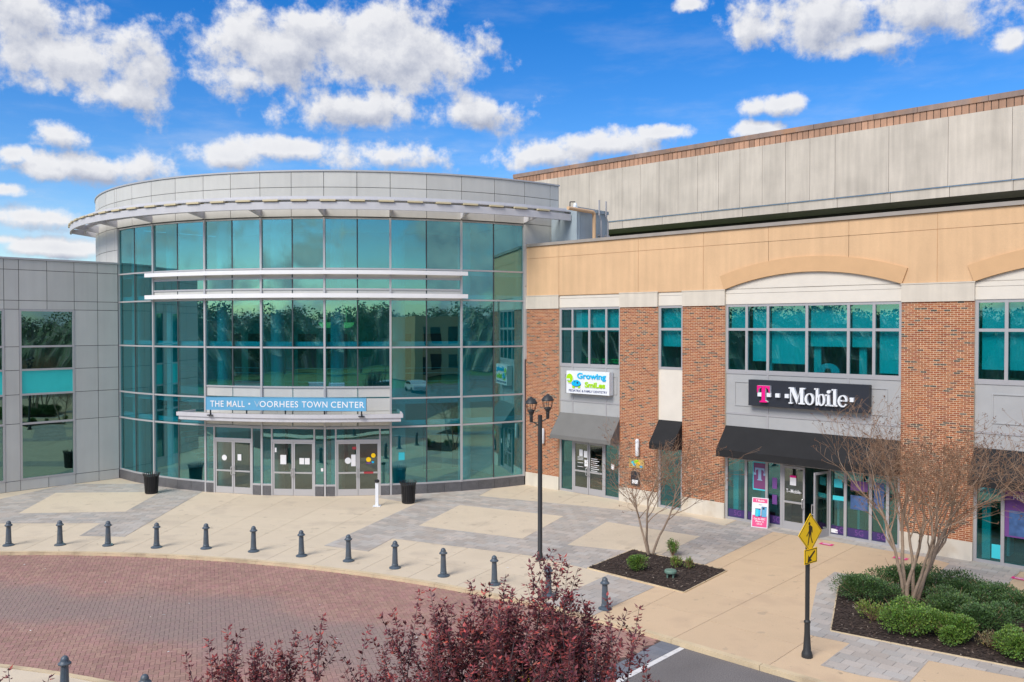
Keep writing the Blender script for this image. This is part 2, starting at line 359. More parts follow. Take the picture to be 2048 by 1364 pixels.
M['mulch'] = mat('mulch', (.052, .034, .026), .95, var=.25, vscale=8, grain=.5, gscale=45, bump=1, bscale=40, bdist=.04)
M['chip'] = mat('mulch_chips', (1, 1, 1), .95, col=True)
M['leaf'] = mat('evergreen_leaves', (1, 1, 1), .55, col=True)
M['plum'] = mat('plum_leaves', (1, 1, 1), .55, col=True, spec=.25)
M['bark'] = mat('crape_bark', (.33, .24, .17), .85, var=.2, vscale=5, grain=.2, gscale=40)
M['twig'] = mat('bare_twigs', (.27, .165, .10), .9, var=.25, vscale=4)
M['seed'] = mat('seed_heads', (.20, .105, .06), .9, var=.3, vscale=6)
M['pbark'] = mat('plum_bark', (.10, .075, .075), .85, var=.2, vscale=8)
M['yellow'] = mat('sign_yellow', (1.0, .62, .0), .4, var=.02)
M['signblk'] = mat('sign_black', (.03, .018, .008), .5)
M['magenta'] = mat('magenta', (.82, .0, .22), .45)
M['pink'] = mat('pink_print', (.80, .09, .25), .5, var=.05)
M['shaded_pink'] = mat('shaded_pink_print', (.48, .01, .07), .5)  # the pink print again, with the shade on the board's far side painted in
M['signnavy'] = mat('dark_navy_sign', (.020, .023, .032), .45, var=.1)
M['signwhite'] = mat('sign_white_plastic', (.80, .82, .84), .4)
M['lime'] = mat('lime_green', (.40, .72, .0), .45)
M['sky_cyan'] = mat('bright_cyan', (.0, .47, .80), .45)
M['navy'] = mat('navy_print', (.02, .04, .16), .5)
M['cyanp'] = mat('cyan_print', (.05, .60, .68), .5)
M['purple'] = mat('purple_print', (.16, .06, .25), .5)
M['violet'] = mat('dark_violet_film', (.045, .028, .12), .4, var=.3, vscale=1)
M['plumprint'] = mat('plum_print', (.20, .06, .17), .4)
M['lightprint'] = mat('light_blue_print', (.30, .45, .62), .4)
M['navyprint'] = mat('blue_poster', (.06, .13, .30), .4, var=.4, vscale=5)
M['paper'] = mat('paper', (.80, .80, .80), .7)
M['steel'] = mat('brushed_steel', (.60, .60, .60), .3, .6)
M['red'] = mat('red_print', (.40, .04, .05), .5)
M['brass'] = mat('tan_pipe', (.70, .45, .25), .6)
M['green_cap'] = mat('green_plastic', (.13, .22, .17), .6)
M['cushion_green'] = mat('green_chair', (.06, .60, .12), .5)
M['lamp_glow'] = mat('lit_downlight', (.9, .9, .8), .5, emit=((1, .93, .75), 4))
M['bowl_glow'] = mat('warm_bowl', (.8, .6, .3), .5, emit=((1, .55, .15), .55))
M['sconce'] = mat('white_sconce', (.78, .79, .80), .4)
M['bulb'] = mat('frosted_lamp', (.70, .72, .72), .3)
M['car_white'] = mat('white_car_paint', (.70, .71, .72), .25)
M['car_dark'] = mat('dark_car_paint', (.10, .11, .13), .25)
M['car_glass'] = mat('car_window', (.02, .025, .03), .1)
M['rubber'] = mat('rubber', (.02, .02, .02), .8)
M['tree_green'] = mat('dark_tree_foliage', (.12, .16, .08), .8, var=.3, vscale=.6)
M['poster'] = mat('painted_poster', (.55, .36, .12), .5, var=.2, vscale=3)

# red pavers: worn by tyres along the ring drive
def paver_mat():
    m = mat('red_paver', (1, 1, 1), .85, col=True, var=.10, vscale=.5, grain=.12, gscale=30)
    nt = m.node_tree; N = nt.nodes; L = nt.links; b = N['Principled BSDF']; src = b.inputs['Base Color'].links[0].from_socket
    geo = N.new('ShaderNodeNewGeometry'); sub = N.new('ShaderNodeVectorMath'); sub.operation = 'SUBTRACT'; L.new(geo.outputs['Position'], sub.inputs[0]); sub.inputs[1].default_value = (-16.21, -1.385, 0)
    ln = N.new('ShaderNodeVectorMath'); ln.operation = 'LENGTH'; L.new(sub.outputs[0], ln.inputs[0])
    n = N.new('ShaderNodeTexNoise'); n.inputs['Scale'].default_value = .35; n.inputs['Detail'].default_value = 5; L.new(geo.outputs['Position'], n.inputs['Vector'])
    a = N.new('ShaderNodeMath'); a.operation = 'MULTIPLY_ADD'; L.new(n.outputs['Fac'], a.inputs[0]); a.inputs[1].default_value = 3.5; L.new(ln.outputs[1], a.inputs[2])
    s = N.new('ShaderNodeMath'); s.operation = 'SUBTRACT'; L.new(a.outputs[0], s.inputs[0]); s.inputs[1].default_value = 26.4
    ab = N.new('ShaderNodeMath'); ab.operation = 'ABSOLUTE'; L.new(s.outputs[0], ab.inputs[0])
    mr = N.new('ShaderNodeMapRange'); mr.interpolation_type = 'SMOOTHSTEP'; L.new(ab.outputs[0], mr.inputs[0]); mr.inputs[1].default_value = 2.3; mr.inputs[2].default_value = .6
    mr.inputs[3].default_value = 0; mr.inputs[4].default_value = .62
    mm = N.new('ShaderNodeMix'); mm.data_type = 'RGBA'; L.new(mr.outputs[0], mm.inputs[0]); L.new(src, mm.inputs[6]); mm.inputs[7].default_value = (.25, .205, .185, 1)
    L.new(mm.outputs[2], b.inputs['Base Color']); return m
M['rpaver'] = paver_mat()
M['rbed'] = mat('red_paver_joint', (.10, .065, .055), .95)

# ------------------------------------------------------------------ geometry constants
DX, DY, DR = -8.387, 53.586, 16.145            # rotunda axis and glass radius
def DP(t, r, z): a = R(t); return Vector((DX + r * math.sin(a), DY - r * math.cos(a), z))
def dplane(t0, t1, r=DR):
    a = DP(t0, r, 0); b = DP(t1, r, 0); pl = Plane((a.x, a.y), math.degrees(math.atan2(b.y - a.y, b.x - a.x))); pl.w = (b - a).length; return pl
TM = [-43.9, -32.3, -20.46, -10.15, .14, 10.46, 22.0, 33.6]
KX, KY, KR = -16.21, -1.385, 29.53             # ring drive centre, outer kerb radius
def KP(a, r): return Vector((KX + r * math.cos(R(a)), KY + r * math.sin(R(a))))
FW = Plane(gnd(1049, 968.6), -42.85)           # brick facade
LW = Plane(gnd(239, 956), 46.5)                # left metal wall
ROAD = -.10

# ------------------------------------------------------------------ ground
def sheet(name, pts, z, m, label=None):
    mb = MB(); mb.face([(p[0], p[1], z) for p in pts]); o = mb.build(name, m, origin=(pts[0][0], pts[0][1], z)); tag(o, label, None, None, 'structure'); return o
sheet('ground', [(-900, -900), (900, -900), (900, 900), (-900, 900)], -.16, M['grass'])
road = sheet('road', [(-70, -24), (75, -24), (75, 42), (-70, 42)], ROAD - .02, M['asphalt'])
TA = 47.15
# polygons of the pavement, fixed on the ground plane
u2, n2 = FW.u, FW.n
kq = KP(TA, KR)                                 # where the curved kerb runs on straight
def straight(t, off=0): return Vector((kq.x, kq.y)) + u2 * t - n2 * off     # off: away from the road
def clip(poly, a, b, keep_left=True):
    out = []
    def side(p): return ((b[0] - a[0]) * (p[1] - a[1]) - (b[1] - a[1]) * (p[0] - a[0])) * (1 if keep_left else -1)
    for i in range(len(poly)):
        p = poly[i]; q = poly[(i + 1) % len(poly)]; sp = side(p); sq = side(q)
        if sp >= 0: out.append(p)
        if (sp >= 0) != (sq >= 0):
            t = sp / (sp - sq); out.append((p[0] + (q[0] - p[0]) * t, p[1] + (q[1] - p[1]) * t))
    return out
def area(p): return .5 * sum(p[i][0] * p[(i + 1) % len(p)][1] - p[(i + 1) % len(p)][0] * p[i][1] for i in range(len(p)))
def clip_tri(poly, tri):
    if area(tri) < 0: tri = tri[::-1]
    for i in range(3):
        poly = clip(poly, tri[i], tri[(i + 1) % 3])
        if len(poly) < 3: return None
    return poly if abs(area(poly)) > 2e-4 else None
# base sheet under the slabs (follows the kerb)
base = [KP(a, KR - .02) for a in range(128, 47, -2)] + [kq] + [straight(60, .02), straight(60, 60), Vector((-60, 60))]
pav = MB(); tris = tessellate_polygon([[Vector((p.x, p.y, 0)) for p in base]])
for t in tris:
    P = [base[i] for i in t]
    if area(P) < 0: P = P[::-1]
    pav.face([(p.x, p.y, -.012) for p in P])
pavement = pav.build('pavement', M['joint']); tag(pavement, kind='structure')
# cream slabs: curved grid round the drive, then square to the shop front
def arcpoly(a0, a1, r0, r1, g=.006):
    n = max(1, int(abs(a1 - a0) / 2)); ga = math.degrees(g / r1)
    return [KP(a0 + ga + (a1 - a0 - 2 * ga) * i / n, r1 - g) for i in range(n + 1)] + [KP(a1 - ga + (a0 - a1 + 2 * ga) * i / n, r0 + g) for i in range(n + 1)]
wa, wb = gnd(1420, 1125), gnd(1187, 1231)
def warm(p):
    p = p - Vector((.85, -.75)) * -1.1
    return ((wb.x - wa.x) * (p.y - wa.y) - (wb.y - wa.y) * (p.x - wa.x)) > 0
rr = [29.66, 31.5, 33.35, 35.2, 37.2, 39.3, 41.5, 44.5, 48]
ai = [TA + 3.35 * i for i in range(0, 22)]
for i in range(len(ai) - 1):
    for j in range(len(rr) - 1):
        p = arcpoly(ai[i], ai[i + 1], rr[j], rr[j + 1])
        c = p[0] * .5 + p[len(p) // 2] * .5
        if (c - FW.o).dot(FW.n) < -2.5 or (c - LW.o).dot(LW.n) < -3 or math.hypot(c.x - DX, c.y - DY) < DR - 2.2: continue
        if p[0].y > 50: continue
        if area(p) < 0: p = p[::-1]
        cc_ = Vector((c.x, c.y)); mb = MB(); mb.prism(p, -.011, 0.0); mb.build('slab', M['slab_warm' if warm(cc_) else 'slab'], pavement)
for i in range(0, 9):
    for j in range(0, 10):
        s0, s1 = -0.0 + i * 2.45, (i + 1) * 2.45; d0, d1 = .13 + j * 1.62, .13 + (j + 1) * 1.62
        if d0 > 16: continue
        p = [straight(s0 + .006, d0 + .006), straight(s1 - .006, d0 + .006), straight(s1 - .006, d1 - .006), straight(s0 + .006, d1 - .006)]
        if area(p) < 0: p = p[::-1]
        if (p[0] - FW.o).dot(FW.n) < -1.5: continue
        mb = MB(); mb.prism(p, -.011, 0.0); mb.build('slab', M['slab_warm'] if (s0 + d0 * .0 > -1) else M['slab'], pavement)
# grey paver bands
def GP(*pp): return [tuple(gnd(*p)) for p in pp]
rb = [DP(t, DR + .05, 0) for t in (-30, -34, -38, -42)]
G = {}
G['a'] = GP((-60, 1047), (202, 1046.5), (159, 1072), (249, 1073.6), (405, 983.4), (340, 974), (293, 967.6), (135.6, 968.5), (0, 998.5), (-60, 1012))
G['b'] = GP((648.4, 1091.6), (736.6, 1103), (785, 1077), (1060, 1111.3), (1173, 1137), (1266, 1100), (1320, 1110), (1406, 1131.4), (1420, 1125), (1545.7, 1063.8), (1564, 1052), (1478, 1039), (1449, 1052),
           (1383, 1035), (1228, 1018.5), (1076, 1003.5), (957, 992), (990, 975), (900, 980), (762, 988), (757, 996), (800, 1003), (842, 1003))
G['c'] = GP((1216, 1150), (1310, 1174), (1187, 1231), (1090, 1207))
G['d'] = GP((1478, 1039), (1545.7, 1063.8), (1680, 1085), (1850, 1114), (1900, 1127), (1960, 1122), (1452, 1033))
G['e'] = GP((1900, 1127), (1850, 1167), (1995, 1190), (2040, 1143), (2100, 1150), (1945, 1118))
bedA = GP((1694.8, 1164), (1677.4, 1174.8), (1662.7, 1262.8), (1868, 1304), (2048, 1339), (2180, 1366), (2180, 1252), (2048, 1226), (1850, 1190))
G['f'] = GP((1669.4, 1144), (1634.7, 1167.6), (1620, 1240), (1608, 1268), (1700, 1287), (1641, 1331), (1720, 1351), (1817.5, 1366), (1857.5, 1321.5), (2048, 1357.5), (2200, 1386), (2200, 1238), (2048, 1212), (1758.8, 1161.4))
cream_b = [GP((837.4, 1051.7), (1045.3, 1077.7), (1127.2, 1032.8), (919.3, 1010.5)), GP((1134.7, 1090.3), (1322, 1109), (1400.2, 1073.5), (1213.3, 1044))]
cream_a = [GP((37, 1027), (250.7, 1023.7), (321.7, 984.3), (112, 986))]
def pt_in(p, poly):
    c = False; n = len(poly)
    for i in range(n):
        a = poly[i]; b = poly[(i + 1) % n]
        if (a[1] > p[1]) != (b[1] > p[1]) and p[0] < (b[0] - a[0]) * (p[1] - a[1]) / (b[1] - a[1]) + a[0]: c = not c
    return c
gpieces = []
for key, poly in G.items():
    tr = [[poly[i] for i in t] for t in tessellate_polygon([[Vector((p[0], p[1], 0)) for p in poly]])]
    bed = MB()
    for t in tr:
        if area(t) < 0: t = t[::-1]
        bed.face([(p[0], p[1], .003) for p in t])
    bed.build('paver_bedding', M['gbed'], pavement)
    ang = {'a': 5, 'b': -33, 'c': -42.85, 'd': -42.85, 'e': -42.85, 'f': -42.85}[key]
    cx_ = sum(p[0] for p in poly) / len(poly); cy_ = sum(p[1] for p in poly) / len(poly)
    ca, sa = math.cos(R(ang)), math.sin(R(ang)); W_, H_ = (.46, .31)
    xs = [((p[0] - cx_) * ca + (p[1] - cy_) * sa) for p in poly]; ys = [(-(p[0] - cx_) * sa + (p[1] - cy_) * ca) for p in poly]
    j0, j1 = int(min(ys) / H_) - 1, int(max(ys) / H_) + 1; i0, i1 = int(min(xs) / W_) - 1, int(max(xs) / W_) + 1
    holes = {'a': cream_a, 'b': cream_b, 'f': [bedA]}.get(key, [])
    for j in range(j0, j1 + 1):
        for i in range(i0, i1 + 1):
            x0 = (i + .5 * (j % 2)) * W_; y0 = j * H_; g = .006
            q = [(x0 + g, y0 + g), (x0 + W_ - g, y0 + g), (x0 + W_ - g, y0 + H_ - g), (x0 + g, y0 + H_ - g)]
            q = [(cx_ + x * ca - y * sa, cy_ + x * sa + y * ca) for x, y in q]
            if any(all(pt_in(p, h) for p in q) for h in holes): continue
            parts = [c for c in (clip_tri(q, t) for t in tr) if c]
            if parts:
                cc = (sum(p[0] for p in q) / 4, sum(p[1] for p in q) / 4)
                v = rnd.uniform(.86, 1.12); w = rnd.uniform(-.012, .02)
                gpieces.append((math.hypot(cc[0], cc[1] - 0), parts, ((.445 + w) * v, .405 * v, (.362 - w * .6) * v)))
gpieces.sort(key=lambda a: a[0])
mbs = MB()
for k, (d, parts, col) in enumerate(gpieces):
    mb = MB() if k < 300 else mbs
    z1 = .009 + rnd.uniform(-.001, .001)
    for p in parts: mb.prism(p, .003, z1, col)
    if k < 300: mb.build('paver', M['gpaver'], pavement)
tag(mbs.build('paver_field', M['gpaver'], pavement), kind='stuff')
for polys in (cream_a, cream_b):
    for p in polys:
        if area(p) < 0: p = p[::-1]
        # each cream field is cast in two slabs
        m0 = ((p[0][0] + p[1][0]) / 2, (p[0][1] + p[1][1]) / 2); m1 = ((p[2][0] + p[3][0]) / 2, (p[2][1] + p[3][1]) / 2)
        for q in ([p[0], m0, m1, p[3]], [m0, p[1], p[2], m1]):
            cxq = sum(a[0] for a in q) / 4; cyq = sum(a[1] for a in q) / 4
            q = [(cxq + (a[0] - cxq) * .998, cyq + (a[1] - cyq) * .998) for a in q]
            mb = MB(); mb.prism(q, .004, .013); mb.build('slab', M['slab'], pavement)
# kerb stones
for i in range(38):
    a0 = TA + i * 2.1 * 1.0; mb = MB(); p = arcpoly(a0, a0 + 2.1 * 1.0, KR - .02, KR + .14, .004)
    if area(p) < 0: p = p[::-1]
    mb.prism(p, ROAD - .06, .002); o = mb.build('kerb_stone', M['kerb'], pavement)
kerbL = [-.0 + .0, 2.3, 5.1, 8.0, 11, 14, 17, 20, 24]
for i in range(len(kerbL) - 1):
    a, b = kerbL[i] + .006, kerbL[i + 1] - .006; mb = MB(); k = .03
    A = [straight(a, .15), straight(a, -.02), straight(b, -.02), straight(b, .15)]
    if area(A) < 0: A = A[::-1]
    lo = [(p.x, p.y, ROAD - .06) for p in A]; c = sum(A, Vector((0, 0))) / 4
    A2 = [straight(a, .13), straight(a, 0.0), straight(b, 0.0), straight(b, .13)]
    mb.prism([(p.x, p.y) for p in A], ROAD - .06, .002); mb.build('kerb_stone', M['kerb'], pavement)
# ring drive of red pavers
ring = MB(); n = 60
RI = 20.7
A0, A1 = TA + .55, 122
for i in range(n):
    a = A0 + (A1 - A0) * i / n; b = A0 + (A1 - A0) * (i + 1) / n
    q = [KP(a, RI - .1), KP(a, KR), KP(b, KR), KP(b, RI - .1)]
    ring.face([(p.x, p.y, ROAD - .012) for p in q])
drive = ring.build('drive', M['rbed']); tag(drive, kind='structure')
al = R(20); ca, sa = math.cos(al), math.sin(al); cell = .112; pv = []
def hb(x, y, w, h):
    g = .004; q = [(x * cell + g, y * cell + g), ((x + w) * cell - g, y * cell + g), ((x + w) * cell - g, (y + h) * cell - g), (x * cell + g, (y + h) * cell - g)]
    q = [(KX + a * ca - b * sa, KY + a * sa + b * ca) for a, b in q]
    c = ((q[0][0] + q[2][0]) / 2, (q[0][1] + q[2][1]) / 2); r = math.hypot(c[0] - KX, c[1] - KY)
    if r < RI - .02 or r > KR + .0: return
    a = math.degrees(math.atan2(c[1] - KY, c[0] - KX))
    if a < A0 + .12 or a > 118 or c[1] < 10: return
    if c[0] < -.64 * c[1] - 2 : return
    pv.append((c[0] ** 2 + c[1] ** 2, q))
lim = int(31 / cell)
for y in range(-lim, lim):
    for x in range(-lim, lim):
        k = (x - y) % 4
        if k not in (0, 3): continue
        rx = (x * ca - y * sa) * cell; ry = (x * sa + y * ca) * cell
        if ry < 10 or rx * rx + ry * ry < 400 or rx * rx + ry * ry > 900: continue
        if k == 0: hb(x, y, 2, 1)
        else: hb(x, y, 1, 2)
pv.sort(key=lambda a: -a[1][0][1] * 0 + a[0])
# the nearest pavers that show in the frame come first
def inview(q):
    c = q[0]; return abs(c[0]) < .615 * c[1] and c[1] > 17.9
vis = [p for p in pv if inview(p[1])]; hid = [p for p in pv if not inview(p[1])]
mbs = MB()
for k, (d, q) in enumerate(vis + hid):
    v = rnd.uniform(.88, 1.12); col = (.36 * v, .205 * v * rnd.uniform(.95, 1.08), .168 * v)
    mb = MB() if k < 300 else mbs
    mb.prism(q, ROAD - .012, ROAD + rnd.uniform(-.0015, .0015), col)
    if k < 300: mb.build('paver', M['rpaver'], drive)
tag(mbs.build('paver_field', M['rpaver'], drive), kind='stuff')
# blue-grey edging pavers and the white stop line
for rI in range(2):
    for k in range(44):
        r0 = RI + k * .2; r1 = r0 + .192
        a0 = TA + .50 - rI * .23 * 180 / math.pi / 25.0 * .95; 
        p = [KP(a0, r0), KP(a0, r1), KP(a0 - .5, r1), KP(a0 - .5, r0)]
        if area(p) < 0: p = p[::-1]
        mb = MB(); v = rnd.uniform(.85, 1.15); mb.prism(p, ROAD - .02, ROAD + .001, (.17 * v, .18 * v, .205 * v)); mb.build('edging_paver', M['gpaver'], drive)
mb = MB(); e = Vector((KP(TA, 1) - KP(TA, 0))); t_ = Vector((e.y, -e.x))
b0 = KP(TA, KR - .05) + t_ * .22; b1 = KP(TA, RI) + t_ * .22
q = [b0, b0 + t_ * .17, b1 + t_ * .17, b1]
if area(q) < 0: q = q[::-1]
mb.prism(q, ROAD - .018, ROAD - .012); tag(mb.build('road_marking', M['paint']), kind='structure')
# island inside the drive
isl = MB()
for i in range(60):
    a, b = i * 6, i * 6 + 6; q = [KP(a, 0), KP(a, RI - .14), KP(b, RI - .14)]; isl.face([(p.x, p.y, -.004) for p in q])
island = isl.build('island_paving', M['slab']); tag(island, kind='structure')
for i in range(90):
    a0 = 0 + i * 4; p = arcpoly(a0, a0 + 4, RI - .15, RI, .004)
    if area(p) < 0: p = p[::-1]
    mb = MB(); mb.prism(p, ROAD - .06, .004); mb.build('kerb_stone', M['kerb'], island)
mb = MB()
for i in range(60):
    a, b = i * 6, i * 6 + 6; q = [KP(a, 0), KP(a, RI - 1.5), KP(b, RI - 1.5)]; mb.face([(p.x, p.y, .004) for p in q])
tag(mb.build('planting_ground', M['mulch']), kind='structure')

# ------------------------------------------------------------------ entrance rotunda
rot = empty('entrance_rotunda', DP(-5, 10, 0), 'round teal glass mall entrance hall under a grey metal drum and ring sunshade', 'building')
Z = [.45, 3.06, 4.35, 6.64, 8.79, 10.16, 12.40]
def member(mb, pl, s0, s1, z0, z1, d0=-.06, d1=.05): mb.pbox(pl, s0, s1, z0, z1, d0, d1)
# panes between mullions (each bay is split in two by a dark joint)
def pane(pl, s0, s1, z0, z1, m=None, d=-.005):
    mb = MB(); mb.pbox(pl, s0, s1, z0, z1, d - .012, d); o = mb.build('pane', m or M['teal'], rot); return o
for b in range(7):
    t0, t1 = TM[b], TM[b + 1]; tm = (t0 + t1) / 2
    centre = b in (2, 3, 4); banded = 1 <= b <= 5
    for h, (a0, a1) in enumerate(((t0, tm), (tm, t1))):
        pl = dplane(a0, a1); w = pl.w
        s0 = .035 if h == 0 else .02; s1 = w - (.02 if h == 0 else .035)
        rows = [(Z[5] + .04, Z[6] - .03)]
        if banded: rows.append((9.27, 9.70))
        else: rows.append((Z[4] + .04, Z[5] - .04))
        rows.append((Z[3] + .04, Z[4] - .04))
        if centre: rows.append((4.90, Z[3] - .04))
        else: rows += [(Z[2] + .04, Z[3] - .04), (Z[1] + .04, Z[2] - .04), (Z[0] + .05, Z[1] - .04)]
        for (z0, z1) in rows: pane(pl, s0, s1, z0, z1)
        # spandrel panels between the white bars and over the doors
        if banded:
            for (z0, z1) in ((9.75, 10.11), (Z[4] + .04, 9.22)):
                mb = MB(); mb.pbox(pl, s0 - .01, s1 + .01, z0, z1, -.03, .0); mb.build('spandrel_panel', M['panel'], rot)
        if centre:
            for (z0, z1) in ((4.42, 4.84), (3.80, 4.36)):
                mb = MB(); mb.pbox(pl, s0, s1, z0, z1, -.03, .0); mb.build('spandrel_panel', M['panel'], rot)
            for q in range(2):
                mb = MB(); mb.pbox(pl, s0 + (s1 - s0) * q / 2 + .005, s0 + (s1 - s0) * (q + 1) / 2 - .005, 3.14, 3.78, -.02, .03); mb.build('soffit_panel', M['panel'], rot)
        # transoms
        tr = MB()
        zz = [Z[6], Z[5], Z[4], Z[3]] + ([4.87, 3.08] if centre else [Z[2], Z[1], Z[0] + .02]) + ([9.73, 9.25] if banded else [])
        for z in zz:
            tr = MB(); tr.pbox(pl, 0, w, z - .035, z + .035, -.08, .045); tr.build('transom', M['alu'], rot)
        # granite plinth stones
        if not centre:
            for q in range(2):
                mb = MB(); mb.pbox(pl, w * q / 2 + .004, w * (q + 1) / 2 - .004, -.05, .43, -.2, .07); mb.build('plinth_stone', M['granite'], rot)
    # dark centre joint
    zb = Z[0] if not centre else 4.87
    pc = DP(tm, DR, 0); mb = MB(); pj = Plane((pc.x, pc.y), tm); mb.pbox(pj, -.028, .028, zb, Z[6], -.12, .004); mb.build('glass_joint', M['mull_dark'], rot)
for i, t in enumerate(TM):
    pc = DP(t, DR, 0); pj = Plane((pc.x, pc.y), t); mb = MB(); mb.pbox(pj, -.045, .045, 0 if i in (2, 3, 4, 5) else .43, Z[6] + .04, -.12, .075); mb.build('mullion', M['alu'], rot)
# white horizontal bars
for (z0, z1) in ((9.90, 10.08), (8.86, 9.05)):
    mb = MB(); mb.arc(-33.0, 22.75, DR + .12, DR + .36, z0, z1); smooth_angle(mb.build('white_bar', M['white_bar'], rot), 50)
    for t in TM[1:7]:
        mb = MB(); pc = DP(t, DR, 0); pj = Plane((pc.x, pc.y), t); mb.pbox(pj, -.03, .03, z0 + .03, z1 - .03, .0, .14); mb.build('bar_bracket', M['panel'], rot)
# metal panels of the drum
tj = [-80, -73, -66, -60.5, -55.2, -49.6, -44.9] 
tj2 = tj + [TM[0]]
for i in range(7): tj2 += [(TM[i] + TM[i + 1]) / 2, TM[i + 1]]
tj2 += [39.1, 41.0]
def dpanels(ts, rows, r=DR + .1, nm='wall_panel'):
    for a0, a1 in zip(ts[:-1], ts[1:]):
        for (z0, z1) in rows:
            g = math.degrees(.012 / r)
            mb = MB(); mb.arc(a0 + g, a1 - g, r - .04, r, z0 + .012, z1 - .012, max(2, int((a1 - a0) / 2))); smooth_angle(mb.build(nm, M['panel'], rot), 30)
dpanels(tj2, [(12.46, 13.15), (13.15, 13.76), (13.76, 14.45)])
dpanels(tj + [TM[0]], [(11.38, 12.46), (10.2, 11.38), (9.0, 10.2)])
dpanels([TM[7], 39.1, 41.0], [(9.5, 12.46), (6, 9.5)])
mb = MB(); mb.arc(-82, 41.2, DR - .2, DR + .05, 12.44, 14.45); mb.arc(-82, TM[0] - .2, DR - .2, DR + .05, 0, 12.44); mb.arc(TM[7] + .2, 41.2, DR - .2, DR + .05, 0, 12.44)
mb.build('drum_wall', M['panel_dark'], rot)
mb = MB(); mb.arc(-82, 41.25, DR - .35, DR + .14, 14.45, 14.52); smooth_angle(mb.build('coping', M['alu'], rot))
# side return at the right end of the drum
a = DP(41.2, DR + .05, 0); mb = MB(); pe = Plane((a.x, a.y), 41.2 + 90); mb.pbox(pe, -.0, 9, 9, 14.45, -.02, .02); mb.build('end_wall', M['panel'], rot)
mb = MB()
for i in range(40):
    t0, t1 = -80 + i * 3.02, -80 + (i + 1) * 3.02
    p = [DP(t0, DR - .1, 13.9), DP(t1, DR - .1, 13.9), Vector((DX, DY, 13.9))]; mb.face(p)
mb.build('roof', M['coping'], rot)
# ring sunshade
sr0, sr1 = -57, 39.8
sunshade = MB(); sunshade.arc(sr0 - 8, sr1, 17.42, 17.50, 12.62, 12.93, 90); sunshade = smooth_angle(sunshade.build('sunshade', M['ring'], rot))
mb = MB(); mb.arc(sr0 - 8, sr1, 17.10, 17.46, 13.03, 13.09, 90); mb.arc(sr0 - 8, sr1, 17.08, 17.14, 13.03, 13.23, 90); smooth_angle(mb.build('upper_ring', M['ring'], sunshade))
mb = MB(); mb.arc(sr0 - 8, sr1, 17.30, 17.44, 12.93, 12.955, 90); mb.build('ring_gap', M['panel_dark'], sunshade)
mb = MB(); mb.arc(sr0 - 8, sr1, 16.72, 16.80, 12.72, 12.90, 90); mb.build('inner_ring', M['ring'], sunshade)
t = sr0 - 6.5
while t < sr1 - 2:
    g = .55 * math.degrees(.6 / 17.4); mb = MB(); mb.arc(t - g, t + g, 17.2, 17.58, 12.955, 13.025, 3); mb.build('shade_tab', M['tab'], sunshade); t += 4.07
for tb in [-65] + [-56] + TM:
    pc = DP(tb, DR, 0); pj = Plane((pc.x, pc.y), tb); ps = []
    mb = MB(); w = .05
    for sgn in (-w, w):
        ps += [pj.at(sgn, 12.50, .08), pj.at(sgn, 12.68, 1.34), pj.at(sgn, 12.9, 1.34), pj.at(sgn, 12.88, .08)]
    mb.raw(ps, [(0, 1, 2, 3), (7, 6, 5, 4), (0, 4, 5, 1), (1, 5, 6, 2), (2, 6, 7, 3), (3, 7, 4, 0)]); mb.build('bracket', M['ring'], sunshade)
# entrance canopy (curved slab) and its legs
canopy = MB(); canopy.arc(-22.6, 12.0, DR + .02, 17.28, 3.60, 3.66, 30); canopy = canopy.build('canopy', M['coping'], rot)
mb = MB(); mb.arc(-22.7, 12.1, 17.22, 17.30, 3.59, 3.76, 30); mb.arc(-22.4, 11.8, 17.16, 17.25, 3.43, 3.60, 30); mb.arc(-22.7, -22.5, DR + .02, 17.3, 3.59, 3.76, 1); mb.arc(11.9, 12.1, DR + .02, 17.3, 3.59, 3.76, 1)
smooth_angle(mb.build('canopy_fascia', M['ring'], canopy))
mb = MB(); mb.arc(-22.4, 11.8, DR + .06, 17.16, 3.40, 3.59, 30); mb.build('canopy_soffit', M['panel'], canopy)
# doors: one double door per centre bay
def notice(pl, s, z, w, h, m, par, d=.012, nm='notice'):
    mb = MB(); mb.pbox(pl, s - w / 2, s + w / 2, z - h / 2, z + h / 2, d, d + .004); return mb.build(nm, m, par)
def disc(pl, s, z, r, m, par, d=.012, nm='sticker'):
    mb = MB(); mb.pprism(pl, [(s + r * math.cos(k * math.pi / 8), z + r * math.sin(k * math.pi / 8)) for k in range(16)], d, d + .004); return mb.build(nm, m, par)
def door(pl, s0, s1, z1, root, hinge=1, open_=0, frame=M['alu'], gl=None, st=.07):
    """one leaf on plane pl; hinge -1: handle at the right, +1: handle at the left"""
    mb = MB()
    for (a, b, c, d_) in ((s0, s0 + st, .01, z1), (s1 - st, s1, .01, z1), (s0 + st, s1 - st, z1 - .09, z1), (s0 + st, s1 - st, .01, .30)): mb.pbox(pl, a, b, c, d_, -.045, .0)
    o = mb.build('door', frame, root)
    mb = MB(); mb.pbox(pl, s0 + st, s1 - st, .30, z1 - .09, -.026, -.018); mb.build('door_glass', gl or M['clear'], o)
    mb = MB(); mb.pbox(pl, s0 + st, s1 - st, 1.0, 1.07, -.012, .03); mb.build('push_bar', M['steel'], o)
    hs = s0 + st * .5 if hinge > 0 else s1 - st * .5; k = 1 if hinge > 0 else -1
    mb = MB(); ps = [pl.at(hs, .88, .0), pl.at(hs, .88, .09), pl.at(hs + .02 * k, .90, .11), pl.at(hs + .02 * k, 1.20, .11), pl.at(hs, 1.22, .09), pl.at(hs, 1.22, 0)]
    for a, b in zip(ps[:-1], ps[1:]): mb.tube(a, b, .016, n=6)
    mb.build('handle', M['steel'], o)
    return o
drs = []
